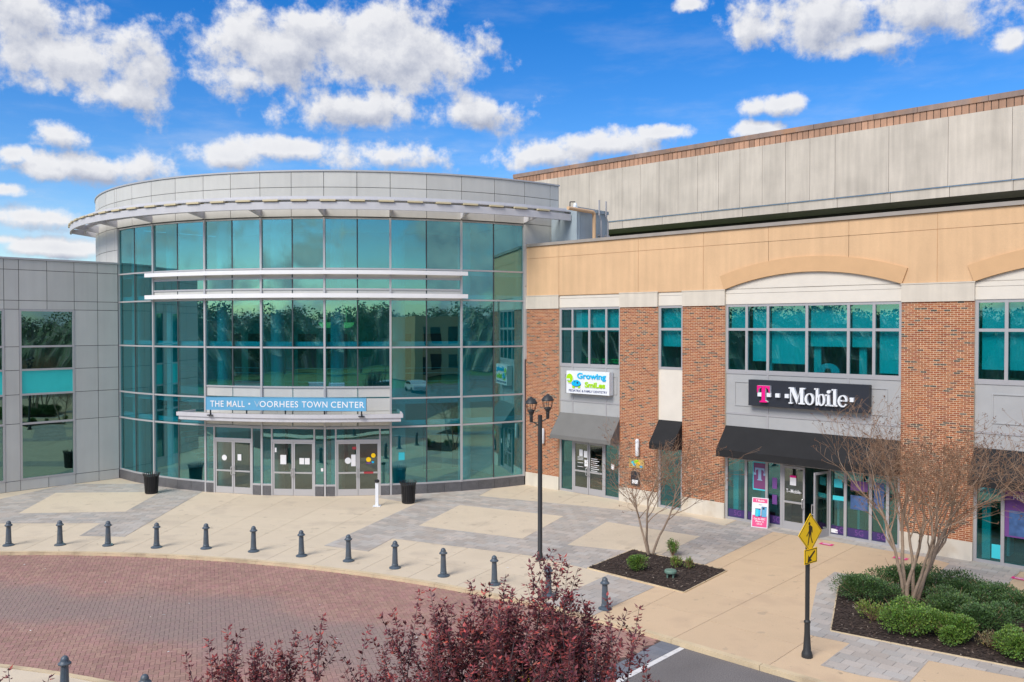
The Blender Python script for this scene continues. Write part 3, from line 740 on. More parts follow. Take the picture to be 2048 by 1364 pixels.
for b in (2, 3, 4):
    t0, t1 = TM[b], TM[b + 1]; pl = dplane(t0 + .16, t1 - .16, DR + .0); w = pl.w; dw = 1.88; a = (w - dw) / 2; c = w - a
    off = .06
    pl2 = Plane(pl.at(0, 0, off).xy, math.degrees(math.atan2(pl.u.y, pl.u.x)))
    fr = MB()
    for (x0, x1, z0, z1) in ((a - .07, a, 0, 3.05), (c, c + .07, 0, 3.05), (a, c, 2.42, 2.52), (a, c, 3.0, 3.05), (0, a - .07, 3.0, 3.05), (c + .07, w, 3.0, 3.05), (0, a - .07, .44, .52), (c + .07, w, .44, .52)):
        fr.pbox(pl2, x0, x1, z0, z1, -.14, .03)
    fr = fr.build('door_frame', M['alu'], rot)
    mb = MB(); mb.pbox(pl2, a, c, 2.52, 3.0, -.03, -.02); mb.build('transom_pane', M['teal'], fr)
    for (x0, x1) in ((0.02, a - .07), (c + .07, w - .02)):
        mb = MB(); mb.pbox(pl2, x0, x1, .52, 3.0, -.03, -.02); mb.build('side_pane', M['teal'], fr)
        mb = MB(); mb.pbox(pl2, x0, x1, -.05, .44, -.1, .02); mb.build('plinth_stone', M['granite'], fr)
    mid = (a + c) / 2
    d1 = door(pl2, a + .005, mid - .008, 2.42, rot, -1); d2 = door(pl2, mid + .008, c - .005, 2.42, rot, 1); drs.append((pl2, a, c, mid, d1, d2))
pl2, a, c, mid, d1, d2 = drs[0]; disc(pl2, mid - .45, 1.62, .13, M['paper'], d1); notice(pl2, mid + .33, 1.66, .19, .28, M['paper'], d2)
pl2, a, c, mid, d1, d2 = drs[1]; notice(pl2, mid - .45, 1.62, .27, .42, M['paper'], d1); notice(pl2, mid + .40, 1.56, .22, .28, M['paper'], d2); notice(pl2, mid + .65, 1.56, .22, .28, M['paper'], d2); notice(pl2, mid - .80, 2.05, .08, .2, M['paper'], d1)
pl2, a, c, mid, d1, d2 = drs[2]; disc(pl2, mid - .44, 1.58, .14, M['paper'], d1); notice(pl2, mid - .2, 1.72, .2, .26, M['paper'], d1); notice(pl2, mid - .2, 1.46, .2, .26, M['paper'], d1); notice(pl2, mid - .16, 2.14, .18, .12, M['red'], d1)
disc(pl2, mid + .47, 1.62, .11, M['yellow'], d2); disc(pl2, mid + .68, 1.80, .10, M['yellow'], d2); notice(pl2, mid + .47, 1.46, .2, .06, M['purple'], d2); notice(pl2, mid + .47, 1.035, .42, .09, M['red'], d2, .036); notice(pl2, mid + .66, 1.5, .1, .08, M['sky_cyan'], d2)
mb = MB(); pl = dplane(TM[5], (TM[5] + TM[6]) / 2); mb.pbox(pl, .35, .62, 1.55, 1.90, .0, .006); mb.build('notice', M['cyanp'], rot)
pl = drs[1][0]; notice(pl, drs[1][2] + .38, 1.18, .1, .14, M['paper'], rot, -.015)
# interior of the rotunda
mb = MB(); mb.arc(-44.5, 34.2, 8.0, DR - .15, .0, .012, 30); mb.build('hall_floor', M['floor_in'], rot)
slabs = MB(); slabs.arc(-44, 34, 10.8, DR - 2.6, 4.15, 4.5, 30); slabs.arc(-44, 34, 10.8, DR - 4.2, 8.7, 9.0, 30); slabs.build('balcony_slab', M['white'], rot)
mb = MB(); mb.arc(-44, 34, 8.0, DR - .25, 12.46, 12.5, 30); mb.build('hall_ceiling', M['white'], rot)
mb = MB(); mb.arc(-46, 36, 10.2, 10.4, 0, 12.4, 40); mb.build('back_wall', M['wall_in'], rot)
for t_ in (-44.9, 34.9):
    a_ = DP(t_, DR - .2, 0); pw = Plane((a_.x, a_.y), t_ + 90); mb = MB(); mb.pbox(pw, 0, 6.2, 0, 12.45, -.1, .1); mb.build('side_wall', M['white'], rot)
for k, t in enumerate(range(-42, 34, 9)):
    for z0 in (.1, 4.6):
        if (k + int(z0)) % 3 == 0: continue
        mb = MB(); mb.arc(t, t + 5.5, 10.4, 10.46, z0, z0 + 2.6, 4); mb.build('shop_opening', M['dark_in'], rot)
for t in TM:
    p = DP(t + 1.5, DR - .75, 0); mb = MB(); mb.lathe([(.30, 0), (.30, 12.4)], p.x, p.y, 18); smooth_angle(mb.build('column', M['white'], rot), 60)
for b in range(7):
    bands = [(6.69, 6.90), (9.93, 10.10)]
    if not 1 <= b <= 5: bands += [(8.84, 9.04)]
    if b not in (2, 3, 4): bands += [(4.08, 4.29), (3.11, 3.32)]
    for (z0, z1) in bands:
        mb = MB(); mb.arc(TM[b], TM[b + 1], DR - .28, DR - .16, z0, z1, 2); mb.build('interior_beam', M['beam'], rot)
# rails on the balcony, lights in the ceiling
mb = MB()
for z in (4.9, 5.3, 5.55): mb.arc(-44, 34, DR - 2.75, DR - 2.71, z, z + .04, 40)
mb.build('balcony_rail', M['steel'], rot)
for (px_, py_) in ((683, 470), (817, 482), (634, 501), (672, 503), (708, 507), (745, 509), (640, 610)):
    r_ = ray(px_, py_); t_ = (12.4 - CAMH) / r_.z; p = r_ * t_
    if math.hypot(p.x - DX, p.y - DY) < DR - .5:
        mb = MB(); mb.lathe([(.09, 12.43), (.09, 12.455)], p.x, p.y, 10); mb.build('downlight', M['lamp_glow'], rot)
for t in (-4.5, .5):
    p = DP(t, DR - 4.6, 0); mb = MB(); mb.lathe([(.03, 7.5), (.2, 7.53), (.33, 7.62), (.4, 7.76), (.4, 7.78)], p.x, p.y, 16); mb.tube((p.x, p.y, 7.78), (p.x, p.y, 8.7), .012, n=5)
    mb.build('bowl_light', M['bowl_glow'], rot)
# inside stair and a planter
mb = MB()
for k in range(16):
    t = -38 + k * 1.0; mb.arc(t, t + 1.05, DR - 2.5, DR - 1.2, 3.9 - k * .24, 4.1 - k * .24, 1)
mb.build('stair', M['dark_in'], rot)

# entrance sign on the canopy
pc = DP(-5.15, 17.02, 0); PS = Plane((pc.x, pc.y), -5.15)
es = empty('entrance_sign', (pc.x, pc.y, 3.7), 'long light blue name board in white capitals standing on the entrance canopy', 'sign')
mb = MB(); mb.pbox(PS, -3.56, 3.58, 3.93, 4.46, -.09, .0); mb.build('sign_board', M['sign_blue'], es)
mb = MB(); mb.pbox(PS, -3.59, -3.56, 3.91, 4.48, -.1, .012); mb.pbox(PS, 3.58, 3.61, 3.91, 4.48, -.1, .012); mb.pbox(PS, -3.56, 3.58, 4.46, 4.48, -.1, .012); mb.pbox(PS, -3.56, 3.58, 3.91, 3.93, -.1, .012); mb.build('board_frame', M['sign_blue'], es)
def sx_(u): return PS.sz(340 + u / 4.096, 810)[0]
mb = MB(); put_text(mb, PS, 'THE MALL', sx_(330), sx_(612), 4.05, 4.32, .002, .008, .006, 1.1); put_text(mb, PS, 'OORHEES', sx_(735), sx_(1050), 4.05, 4.32, .002, .008, .006, 1.1)
put_text(mb, PS, 'TOWN', sx_(1080), sx_(1290), 4.05, 4.32, .002, .008, .006, 1.1); put_text(mb, PS, 'CENTER', sx_(1318), sx_(1592), 4.05, 4.32, .002, .008, .006, 1.1)
mb.pprism(PS, [(sx_(650) + .045 * math.cos(k * .524), 4.19 + .045 * math.sin(k * .524)) for k in range(12)], .002, .008); mb.build('lettering', M['white_print'], es)
mb = MB(); put_text(mb, PS, 'V', sx_(688), sx_(738), 4.05, 4.32, .002, .008, .0, 1.1); tag(mb.build('faded_letter', M['faded_print'], es), 'first letter V worn pale')
for x in (-3.4, -1.75, 0, 1.75, 3.4):
    mb = MB(); mb.pbox(PS, x - .025, x + .025, 3.68, 3.93, -.07, -.02); mb.pbox(PS, x - .12, x + .12, 3.66, 3.70, -.16, .06); mb.build('bracket', M['black'], es)

# ------------------------------------------------------------------ left metal-clad building
lb = empty('metal_clad_building', LW.at(-4, 0, -3), 'low grey metal panelled building with tall dark windows left of the glass drum', 'building')
lx = [-12.2, -10.6, -8.0, -6.1, -5.06, -4.45, -3.26, -2.06, -.99, -.02]
zrow = [.0, .47, 3.10, 4.44, 5.56, 6.65, 8.37, 8.78, 10.19, 10.66]
for i in range(len(lx) - 1):
    for j in range(len(zrow) - 1):
        x0, x1, z0, z1 = lx[i], lx[i + 1], zrow[j], zrow[j + 1]
        win = (x0 >= -4.46 and x1 <= -2.05) or (x0 >= -8.1 and x1 <= -5.0)
        if win and 1 <= j <= 5: continue
        if j in (7,) and i in (5,): pass
        mb = MB(); mb.pbox(LW, x0 + .012, x1 - .012, z0 + .012, z1 - .012, .0, .04); mb.build('wall_panel', M['panel'], lb)
mb = MB()
for (x0, x1, z0, z1) in ((-12.2, -8.0, 0, 10.7), (-5.06, -4.45, 0, 10.7), (-2.06, -.0, 0, 10.7), (-8.0, -5.06, 0, .47), (-8.0, -5.06, 8.37, 10.7), (-4.45, -2.06, 0, .47), (-4.45, -2.06, 8.37, 10.7)): mb.pbox(LW, x0, x1, z0, z1, -.2, .01)
mb.build('wall', M['panel_dark'], lb)
mb = MB(); mb.pbox(LW, -12.2, .1, 10.66, 10.75, -.4, .08); mb.build('coping', M['alu'], lb)
mb = MB(); mb.pbox(LW, -12.2, -.3, 10.3, 10.4, -14, -.2); mb.build('roof', M['coping'], lb)
mb = MB(); mb.pbox(LW, -12.2, -.3, .0, 8.4, -5.0, -4.9); mb.build('back_wall', M['wall_in'], lb)
mb = MB(); mb.pbox(LW, -12.2, -.3, -.01, .01, -4.9, -.2); mb.pbox(LW, -12.2, -.3, 4.3, 4.6, -4.9, -.5); mb.build('floor', M['floor_in'], lb)
for (x0, x1) in ((-4.45, -2.06), (-8.0, -5.06)):
    fr = MB()
    for (a, b, c, d) in ((x0, x0 + .09, .47, 8.37), (x1 - .09, x1, .47, 8.37)): fr.pbox(LW, a, b, c, d, -.10, .055)
    for z in (.51, 3.08, 4.43, 5.57, 6.65, 8.33): fr.pbox(LW, x0 + .09, x1 - .09, z - .045, z + .045, -.10, .05)
    fr = fr.build('window', M['alu'], lb)
    for (z0, z1) in ((.55, 3.04), (3.12, 4.39), (5.61, 6.61), (6.69, 8.29)):
        mb = MB(); mb.pbox(LW, x0 + .09, x1 - .09, z0, z1, -.02, -.008); mb.build('pane', M['dteal'], fr)
    mb = MB(); mb.pbox(LW, x0 + .09, x1 - .09, 4.47, 5.53, -.02, .0); tag(mb.build('spandrel_glass', M['teal_panel'], fr), 'bright turquoise glass infill')

# ------------------------------------------------------------------ brick shop building
bb = empty('brick_shop_building', FW.at(10, 0, -4), 'two storey brick shop building with tan upper band and arched bay right of the drum', 'building')
piers = [(0.02, 2.13), (5.56, 7.50), (8.68, 10.60), (17.21, 19.45), (26.0, 28.3)]
bays = [(2.13, 5.56), (7.50, 8.68), (10.60, 17.21), (19.45, 26.0)]
BC = [(.35, .112, .042), (.32, .098, .038), (.38, .135, .052), (.29, .085, .038), (.40, .16, .07), (.34, .115, .045)]
DK = [(.085, .07, .055), (.11, .085, .065), (.16, .085, .06)]
bmb = []
LEN, CO, MJ = 2.24 / 11, .0662, .0145
for pi, (p0, p1) in enumerate(piers):
    pier = MB(); pier.pbox(FW, p0, p1, .62, 8.41, -.35, -.007); pier = pier.build('brick_pier', M['mortar'], bb)
    if pi == 4: continue
    st = MB()
    nb = round((p1 - p0) / LEN); L_ = (p1 - p0) / nb; nc = round((8.41 - .62) / CO); Hh = (8.41 - .62) / nc
    allb = []
    for c in range(nc):
        z0 = .62 + c * Hh; xs = [p0 + k * L_ for k in range(nb + 1)]
        if c % 2: xs = [p0] + [p0 + (k + .5) * L_ for k in range(nb)] + [p1]
        for a, b in zip(xs[:-1], xs[1:]):
            col = rnd.choice(BC) if rnd.random() > .10 else rnd.choice(DK); v = rnd.uniform(.85, 1.15); col = tuple(x * v for x in col)
            la = a + (MJ / 2 if a > p0 + .001 else 0); lb_ = b - (MJ / 2 if b < p1 - .001 else 0)
            allb.append((la, lb_, z0 + MJ / 2, z0 + Hh - MJ / 2, col, rnd.uniform(-.0015, .0015)))
    pick = set()
    if pi == 3:
        order = sorted(range(len(allb)), key=lambda k: (FW.at(allb[k][0], allb[k][2]) - Vector((0, 0, CAMH))).length); pick = set(order[:300])
    for k, (a, b, z0, z1, col, dd) in enumerate(allb):
        mb = MB() if k in pick else st
        A = lambda s_, z, d: FW.at(s_, z, d)
        p = [A(a, z0, dd), A(b, z0, dd), A(b, z0, -.012), A(a, z0, -.012), A(a, z1, dd), A(b, z1, dd), A(b, z1, -.012), A(a, z1, -.012)]
        mb.raw(p, [(4, 5, 6, 7), (3, 2, 1, 0), (0, 1, 5, 4), (1, 2, 6, 5), (3, 0, 4, 7)], col)
        if k in pick: mb.build('brick', M['brick'], pier)
    # bricks of the right-hand return of the pier
    tag(st.build('brickwork', M['brick'], pier), kind='stuff')
    mb = MB(); mb.pbox(FW, p0 - .0, p1 + .0, .0, .62, -.35, .035); mb.build('stone_base', M['stone_base'], bb)
    capm = MB(); capm.pbox(FW, p0 - .0, p1 + .0, 8.41, 9.0, -.35, .045); capm.pbox(FW, p0 - .02, p1 + .02, 9.0, 9.04, -.35, .06); capm.build('pier_cap', M['cast'], bb)
# tan upper wall: panels cut round the arches
vj = [.0, 2.13, FW.s(1276), FW.s(1406), FW.s(1536), FW.s(1696), FW.s(1873), 21.2, 24.0, 28.3]
vj[1] = 2.13
mb = MB(); mb.pbox(FW, .0, 28.3, 10.82, 11.36, -.4, -.02); mb.pbox(FW, .0, 10.6, 9.0, 10.82, -.4, -.02); mb.pbox(FW, 17.21, 19.45, 9, 10.82, -.4, -.02); mb.pbox(FW, 26, 28.3, 9, 10.82, -.4, -.02)
for (a, b) in ((10.60, 17.21), (19.45, 26.0)):
    mb.pbox(FW, a, b, 9.0, 10.82, -.4, -.06)
mb.build('upper_wall', M['tan_arch'], bb)
for a, b in zip(vj[:-1], vj[1:]):
    mb = MB(); mb.pbox(FW, a + .006, b - .006, 10.80, 11.34, -.02, .0); mb.build('wall_panel', M['tan'], bb)
def arch_z(x, x0, x1, rise, zb):
    h = (x1 - x0) / 2; Rr = (h * h + rise * rise) / (2 * rise); c = zb + rise - Rr; q = Rr * Rr - (x - (x0 + x1) / 2) ** 2
    return c + math.sqrt(max(q, 0))
ARCH = [(10.58, 17.22), (19.43, 26.07)]
def lowz(x):
    for (a, b) in ARCH:
        if a < x < b: return arch_z(x, a, b, .56, 9.03)
    for (a, b) in piers:
        if a - .001 <= x <= b + .001: return 9.045
    return 9.02
for a, b in zip(vj[:-1], vj[1:]):
    xs = sorted(set([a + .008] + [b - .008] + [x for x in [a + .008 + (b - a - .016) * k / 30 for k in range(31)]] + [y for ar in ARCH for y in (ar[0] - .001, ar[0] + .001, ar[1] - .001, ar[1] + .001) if a + .01 < y < b - .01]))
    poly = [(x, lowz(x)) for x in xs] + [(b - .008, 10.785), (a + .008, 10.785)]
    mb = MB(); mb.pprism(FW, poly, -.02, .0); mb.build('wall_panel', M['tan'], bb)
for (a, b) in ARCH:
    # proud arch band
    n = 36; inner = []; outer = []
    h = (b - a) / 2; rise = .56; Rr = (h * h + rise * rise) / (2 * rise); cz = 9.03 + rise - Rr; cxx = (a + b) / 2; half = math.asin(h / Rr)
    for k in range(n + 1):
        t = -half + 2 * half * k / n; inner.append((cxx + Rr * math.sin(t), cz + Rr * math.cos(t))); outer.append((cxx + (Rr + .56) * math.sin(t), cz + (Rr + .56) * math.cos(t)))
    mb = MB()
    for k in range(n):
        mb.pprism(FW, [inner[k], inner[k + 1], outer[k + 1], outer[k]], -.02, .06)
    mb.build('arch_band', M['tan_arch'], bb)
    mb = MB(); mb.pprism(FW, [(a, 9.05)] + [(x, z - .005) for x, z in inner] + [(b, 9.05)], -.06, -.045); mb.build('arch_infill', M['cream'], bb)
    mb = MB(); mb.pprism(FW, [(x, z) for x, z in inner] , -.19, -.075); mb.build('infill_back', M['cream'], bb)
mb = MB(); mb.pbox(FW, -.05, 28.3, 11.36, 11.42, -.55, .07); mb.pbox(FW, -.05, 28.3, 11.42, 11.5, -.55, .03); mb.build('coping', M['coping'], bb)
mb = MB(); mb.pbox(FW, 2, 28.3, 11.0, 11.1, -12, -.5); mb.build('roof', M['coping'], bb)
mb = MB(); mb.pbox(FW, -.3, .02, 0, 11.36, -.3, -.06); mb.build('corner_strip', M['frame_grey'], bb)
# bays: cream lintel band over the upper windows
for bi, (a, b) in enumerate(bays):
    mb = MB(); mb.pbox(FW, a, b, 8.45, 8.86, -.3, -.05); mb.pbox(FW, a, b, 8.87, 9.05, -.3, -.045); mb.build('lintel_band', M['cream'], bb)
def window(a, b, z0, z1, vs, hs, par, d=-.10, fm=M['frame_grey'], gm=None, fw=.05, blinds=(), nm='window', door_gap=None):
    fr = MB(); vs = [a + fw] + list(vs) + [b - fw]; hs_ = [z0 + fw] + list(hs) + [z1 - fw]
    for i, x in enumerate(vs):
        zb = z0
        fr.pbox(FW, x - fw, x + fw, zb, z1, d - .08, d + .03)
    for i in range(len(vs) - 1):
        for z in hs_:
            if door_gap and door_gap[0] - .02 < vs[i] and vs[i + 1] < door_gap[1] + .02 and z < 2.3: continue
            fr.pbox(FW, vs[i] + fw, vs[i + 1] - fw, z - fw, z + fw, d - .08, d + .025)
    fr = fr.build(nm, fm, par)
    for i in range(len(vs) - 1):
        for j in range(len(hs_) - 1):
            if door_gap and door_gap[0] - .02 < vs[i] and vs[i + 1] < door_gap[1] + .02 and j == 0: continue
            mb = MB(); mb.pbox(FW, vs[i] + fw, vs[i + 1] - fw, hs_[j] + fw, hs_[j + 1] - fw, d - .03, d - .02); mb.build('pane', gm or M['steal'], fr)
    for (x0, x1, zz) in blinds:
        mb = MB(); mb.pbox(FW, x0, x1, zz, z1 - .05, d - .22, d - .21); mb.build('blind', M['blind'], fr)
    return fr
def rooms(a, b, z0, z1, m='wall_in', dep=4.0):
    mb = MB(); mb.pbox(FW, a, b, z0, z1, -dep - .1, -dep); mb.pbox(FW, a - .05, a, z0, z1, -dep, -.35); mb.pbox(FW, b, b + .05, z0, z1, -dep, -.35)
    mb.build('room_wall', M[m], bb)
    mb = MB(); mb.pbox(FW, a, b, z0 - .1, z0, -dep, -.2); mb.build('room_floor', M['floor_in'], bb)
    mb = MB(); mb.pbox(FW, a, b, z1, z1 + .1, -dep, -.2); mb.build('room_ceiling', M['white'], bb)
for (a, b) in bays: rooms(a, b, 5.5, 8.5); rooms(a, b, .0, 3.9, 'wall_in', 5)
S = FW.s
w1 = window(2.13, 5.56, 5.80, 8.45, [S(1145.5, -.1), S(1179, -.1), S(1213, -.1)], [7.47], bb, blinds=[(2.9, 5.5, 7.35)])
for x in (3.7, 4.55, 5.1):
    mb = MB(); mb.pbox(FW, x - .2, x + .2, 5.95, 6.12, -.7, -.4); mb.pbox(FW, x - .2, x + .2, 6.1, 6.14, -.45, -.3); mb.build('green_seat', M['cushion_green'], w1)
w2 = window(7.50, 8.68, 5.80, 8.45, [], [7.47], bb, blinds=[(7.56, 8.66, 6.75)])
v3 = [S(1493.6, -.1), S(1536, -.1), S(1613.8, -.1), S(1697, -.1), S(1748, -.1)]
w3 = window(10.60, 17.21, 5.80, 8.45, v3, [7.47], bb, blinds=[(10.72, v3[0], 7.5), (v3[0] + .15, v3[1], 6.25), (v3[1] + .05, v3[2] - .02, 6.18), (v3[2] + .05, v3[3], 6.85), (v3[3] + .05, v3[4], 6.85), (v3[4] + .12, 17.15, 5.95)])
mb = MB()
for x in (v3[0] + .62, v3[2] + .12, v3[3] + .25): mb.pbox(FW, x, x + .26, 5.85, 7.4, -.55, -.45)
mb.build('inner_pillar', M['white'], w3)
mb = MB(); x = (v3[2] + v3[3]) / 2 - .1; mb.pprism(FW, [(x + .42 * math.cos(k * math.pi / 12), 5.9 + .34 * math.sin(k * math.pi / 12)) for k in range(13)] + [(x - .14, 5.9), (x - .10, 6.05), (x + .08, 6.05), (x + .12, 5.9)], -.5, -.42); mb.build('inner_sign', M['cyanp'], w3)
v4 = [S(2013, -.1), S(2080, -.1), S(2150, -.1)]
w4 = window(19.45, 26.0, 5.80, 8.45, v4, [7.47], bb, blinds=[(19.6, v4[0] - .03, 6.2), (v4[0] + .05, v4[1], 6.2)])
# grey spandrels between the floors
def spandrel(a, b, zlo, vs, mould=()):
    xs = [a] + vs + [b]
    for x0, x1 in zip(xs[:-1], xs[1:]):
        for (z0, z1) in ((zlo, 4.19), (4.21, 5.76)):
            mb = MB(); mb.pbox(FW, x0 + .01, x1 - .01, z0, z1, -.2, -.10); mb.build('spandrel_panel', M['sill_grey'], bb)
    mb = MB()
    for x in vs: mb.pbox(FW, x - .035, x + .035, zlo, 5.80, -.18, -.08)
    mb.pbox(FW, a, b, 4.16, 4.23, -.17, -.078); mb.pbox(FW, a, b, 5.74, 5.80, -.17, -.075); mb.build('spandrel_trim', M['frame_grey'], bb)
    for (x0, x1, z0, z1) in mould:
        mb = MB(); t = .035
        for (p, q, r_, s_) in ((x0, x1, z1 - t, z1), (x0, x1, z0, z0 + t), (x0, x0 + t, z0 + t, z1 - t), (x1 - t, x1, z0 + t, z1 - t)): mb.pbox(FW, p, q, r_, s_, -.12, -.075)
        mb.build('moulding', M['sill_grey'], bb)
spandrel(2.13, 5.56, 3.0, [S(1145.5, -.1), S(1212.6, -.1)], [(2.42, 4.0, 4.55, 5.42), (4.2, 5.35, 4.6, 5.4)])
spandrel(10.60, 17.21, 3.0, [S(1536, -.1), S(1697, -.1)], [(10.98, 12.4, 4.5, 5.45), (15.2, 16.75, 4.5, 5.45)])
spandrel(19.45, 26.0, 3.0, [22.6], [(19.95, 22.2, 4.5, 5.45), (23, 25.4, 4.5, 5.45)])
mb = MB(); mb.pbox(FW, 7.5, 8.68, 3.0, 5.80, -.3, -.09); mb.build('cream_infill', M['cream'], bb)
# storefronts
sf1 = window(2.13, 5.56, 0.0, 3.05, [S(1147, -.1), S(1210, -.1)], [2.40], bb, door_gap=(S(1147, -.1), S(1210, -.1)), nm='storefront')
sf2 = window(7.50, 8.68, 0.0, 3.05, [], [2.95], bb, nm='storefront')
d0, d1 = S(1565, -.1), S(1661, -.1)
sf3 = window(10.60, 17.21, 0.0, 3.05, [S(1493.6, -.1), S(1535, -.1), d0, d1, S(1693, -.1), S(1743.5, -.1), S(1778, -.1)], [2.45], bb, door_gap=(d0, d1), nm='storefront')
sf4 = window(19.45, 26.0, 0.0, 3.05, [S(2009, -.1), S(2070, -.1), S(2140, -.1)], [2.95], bb, nm='storefront')
FD = Plane(FW.at(0, 0, -.08).xy, -42.85)
x0, x1 = S(1147, -.1) + .05, S(1210, -.1) - .05; xm = (x0 + x1) / 2
da = door(FD, x0, xm - .01, 2.35, bb, -1, frame=M['frame_grey']); db = door(FD, xm + .01, x1, 2.35, bb, 1, frame=M['frame_grey'])
notice(FD, x0 + .42, 1.86, .2, .3, M['paper'], da); notice(FD, x0 + .68, 1.82, .2, .3, M['paper'], da); notice(FD, x0 + .72, 1.42, .2, .3, M['paper'], da)
mb = MB()
for z in (1.66, 1.60, 1.54, 1.40, 1.22): mb.pbox(FD, x0 + .22, x0 + .55, z, z + .02, .012, .014)
for k in range(7): mb.pbox(FD, xm + .15, xm + .5 + .1 * (k % 2), 1.1 + k * .09, 1.125 + k * .09, .012, .014)
mb.build('door_lettering', M['white_print'], db)
notice(FD, S(1227, -.1), 1.42, .16, .24, M['paper'], sf1)
x0, x1 = d0 + .05, d1 - .05; xm = (x0 + x1) / 2
dc = door(FD, x0, xm - .01, 2.38, bb, -1, frame=M['frame_grey'])
notice(FD, xm - .45, 1.82, .24, .30, M['paper'], dc); notice(FD, xm - .45, 2.0, .24, .08, M['magenta'], dc, .017)
mb = MB(); put_text(mb, FD, 'T--Mobile-', x0 + .14, xm - .12, 1.38, 1.52, .012, .016, .01); mb.build('door_lettering', M['white_print'], dc)
# right leaf stands open towards the street
hp = FW.at(x1, 0, -.06); FO = Plane((hp.x, hp.y), -42.85 - 180 + 78)
ww = (x1 - x0) / 2 - .02
dd = door(FO, 0.0, ww, 2.38, bb, -1, frame=M['frame_grey']); 
FOb = FO
mb = MB(); put_text(mb, FO, 'T--Mobile-', .12, ww - .1, 1.40, 1.52, .012, .016, .01); mb.build('door_lettering', M['white_print'], dd)
# film and posters in the phone shop window
for (p0_, p1_) in ((10.72, S(1493, -.1) - .06), (S(1494, -.1) + .06, S(1535, -.1) - .05), (S(1536, -.1) + .05, d0 - .05), (d1 + .06, S(1693, -.1) - .05), (S(1694, -.1) + .05, S(1743, -.1) - .05), (S(1744, -.1) + .05, S(1777, -.1) - .03)):
    mb = MB(); mb.pbox(FW, p0_, p1_, .11, .42, -.118, -.116); mb.build('window_film', M['violet'], sf3)
    if p1_ - p0_ > .35:
        mb = MB(); put_text(mb, FW, '5G', p0_ + (p1_ - p0_) * .35, p0_ + (p1_ - p0_) * .35 + .3, .18, .38, -.115, -.113); mb.build('film_lettering', M['purple'], sf3)
q0, q1 = S(1508, -.1), S(1533, -.1)
mb = MB(); mb.pbox(FW, q0, q1, 1.35, 2.35, -.118, -.116); po = mb.build('shop_poster', M['plumprint'], sf3)
mb = MB(); 
for (a, b, c, d) in ((q0 - .03, q0, 1.3, 2.39), (q1, q1 + .02, 1.3, 2.39), (q0, q1, 2.35, 2.39), (q0, q1, 1.3, 1.35)): mb.pbox(FW, a, b, c, d, -.118, -.114)
mb.build('poster_frame', M['cyanp'], sf3)
def big_T(mb, pl, cx_, z0, h, d0_, d1_):
    w = h * .80; sx0 = cx_ - w / 2; st = h * .26
    P = [(-.10, 0), (.10, 0), (.22, 0), (.22, .05), (.13, .10), (.13, .86), (.20, .86), (.32, .80), (.37, .62), (.42, .62), (.40, 1.0), (-.40, 1.0), (-.42, .62), (-.37, .62), (-.32, .80), (-.20, .86), (-.13, .86), (-.13, .10), (-.22, .05), (-.22, 0)]
    mb.pprism(pl, [(cx_ + x * h, z0 + z * h) for x, z in P], d0_, d1_)
mb = MB(); big_T(mb, FW, (q0 + q1) / 2, 1.68, .48, -.115, -.113); mb.pbox(FW, (q0 + q1) / 2 - .24, (q0 + q1) / 2 - .15, 1.88, 1.97, -.115, -.113); mb.pbox(FW, (q0 + q1) / 2 + .15, (q0 + q1) / 2 + .24, 1.88, 1.97, -.115, -.113); mb.build('poster_emblem', M['lightprint'], sf3)
for z in (1.60, .98): notice(FW, S(1550.5, -.1), z + .05, .19, .42 if z > 1 else .36, M['purple'], sf3, -.118)
notice(FW, S(1678, -.1), 1.95, .3, .30, M['cyanp'], sf3, -.118); notice(FW, S(1679, -.1), 1.42, .42, .16, M['cyanp'], sf3, -.118); notice(FW, S(1671, -.1), .22, .24, .14, M['paper'], sf3, -.118)
notice(FW, S(1720, -.1), 1.35, .6, .5, M['navyprint'], sf3, -.118); notice(FW, S(1720, -.1), 1.95, .6, .35, M['purple'], sf3, -.118); notice(FW, S(1760, -.1), 1.7, .35, .9, M['navyprint'], sf3, -.118)
notice(FW, S(1999, -.1), .42, .34, .45, M['cyanp'], sf4, -.118); notice(FW, S(2034, -.1), 1.7, .8, 1.5, M['purple'], sf4, -.118)
notice(FW, S(2040, -.1), 1.4, .5, .8, M['navyprint'], sf4, -.114); mb = MB(); put_text(mb, FW, 'FREE', S(2030, -.1), S(2060, -.1), 2.15, 2.3, -.113, -.111); mb.build('film_lettering', M['paper'], sf4)
# tables inside the phone shop
for (x, d) in ((12.0, -1.6), (13.9, -2.2), (15.8, -1.6), (20.6, -1.8), (22.4, -1.6)):
    mb = MB(); mb.pbox(FW, x - .5, x + .5, .92, 1.0, d - .3, d + .3); mb.pbox(FW, x - .5, x - .42, 0, .92, d - .3, d + .3); mb.pbox(FW, x + .42, x + .5, 0, .92, d - .3, d + .3); mb.build('display_table', M['white'], bb)
mb = MB(); mb.pbox(FW, 10.72, 10.95, 0.05, 2.9, -.7, -.5); mb.pbox(FW, 19.6, 19.85, 0.05, 2.9, -.7, -.5); mb.pbox(FW, 11.9, 12.0, .05, 2.9, -.7, -.6); mb.build('inner_pillar', M['white'], bb)

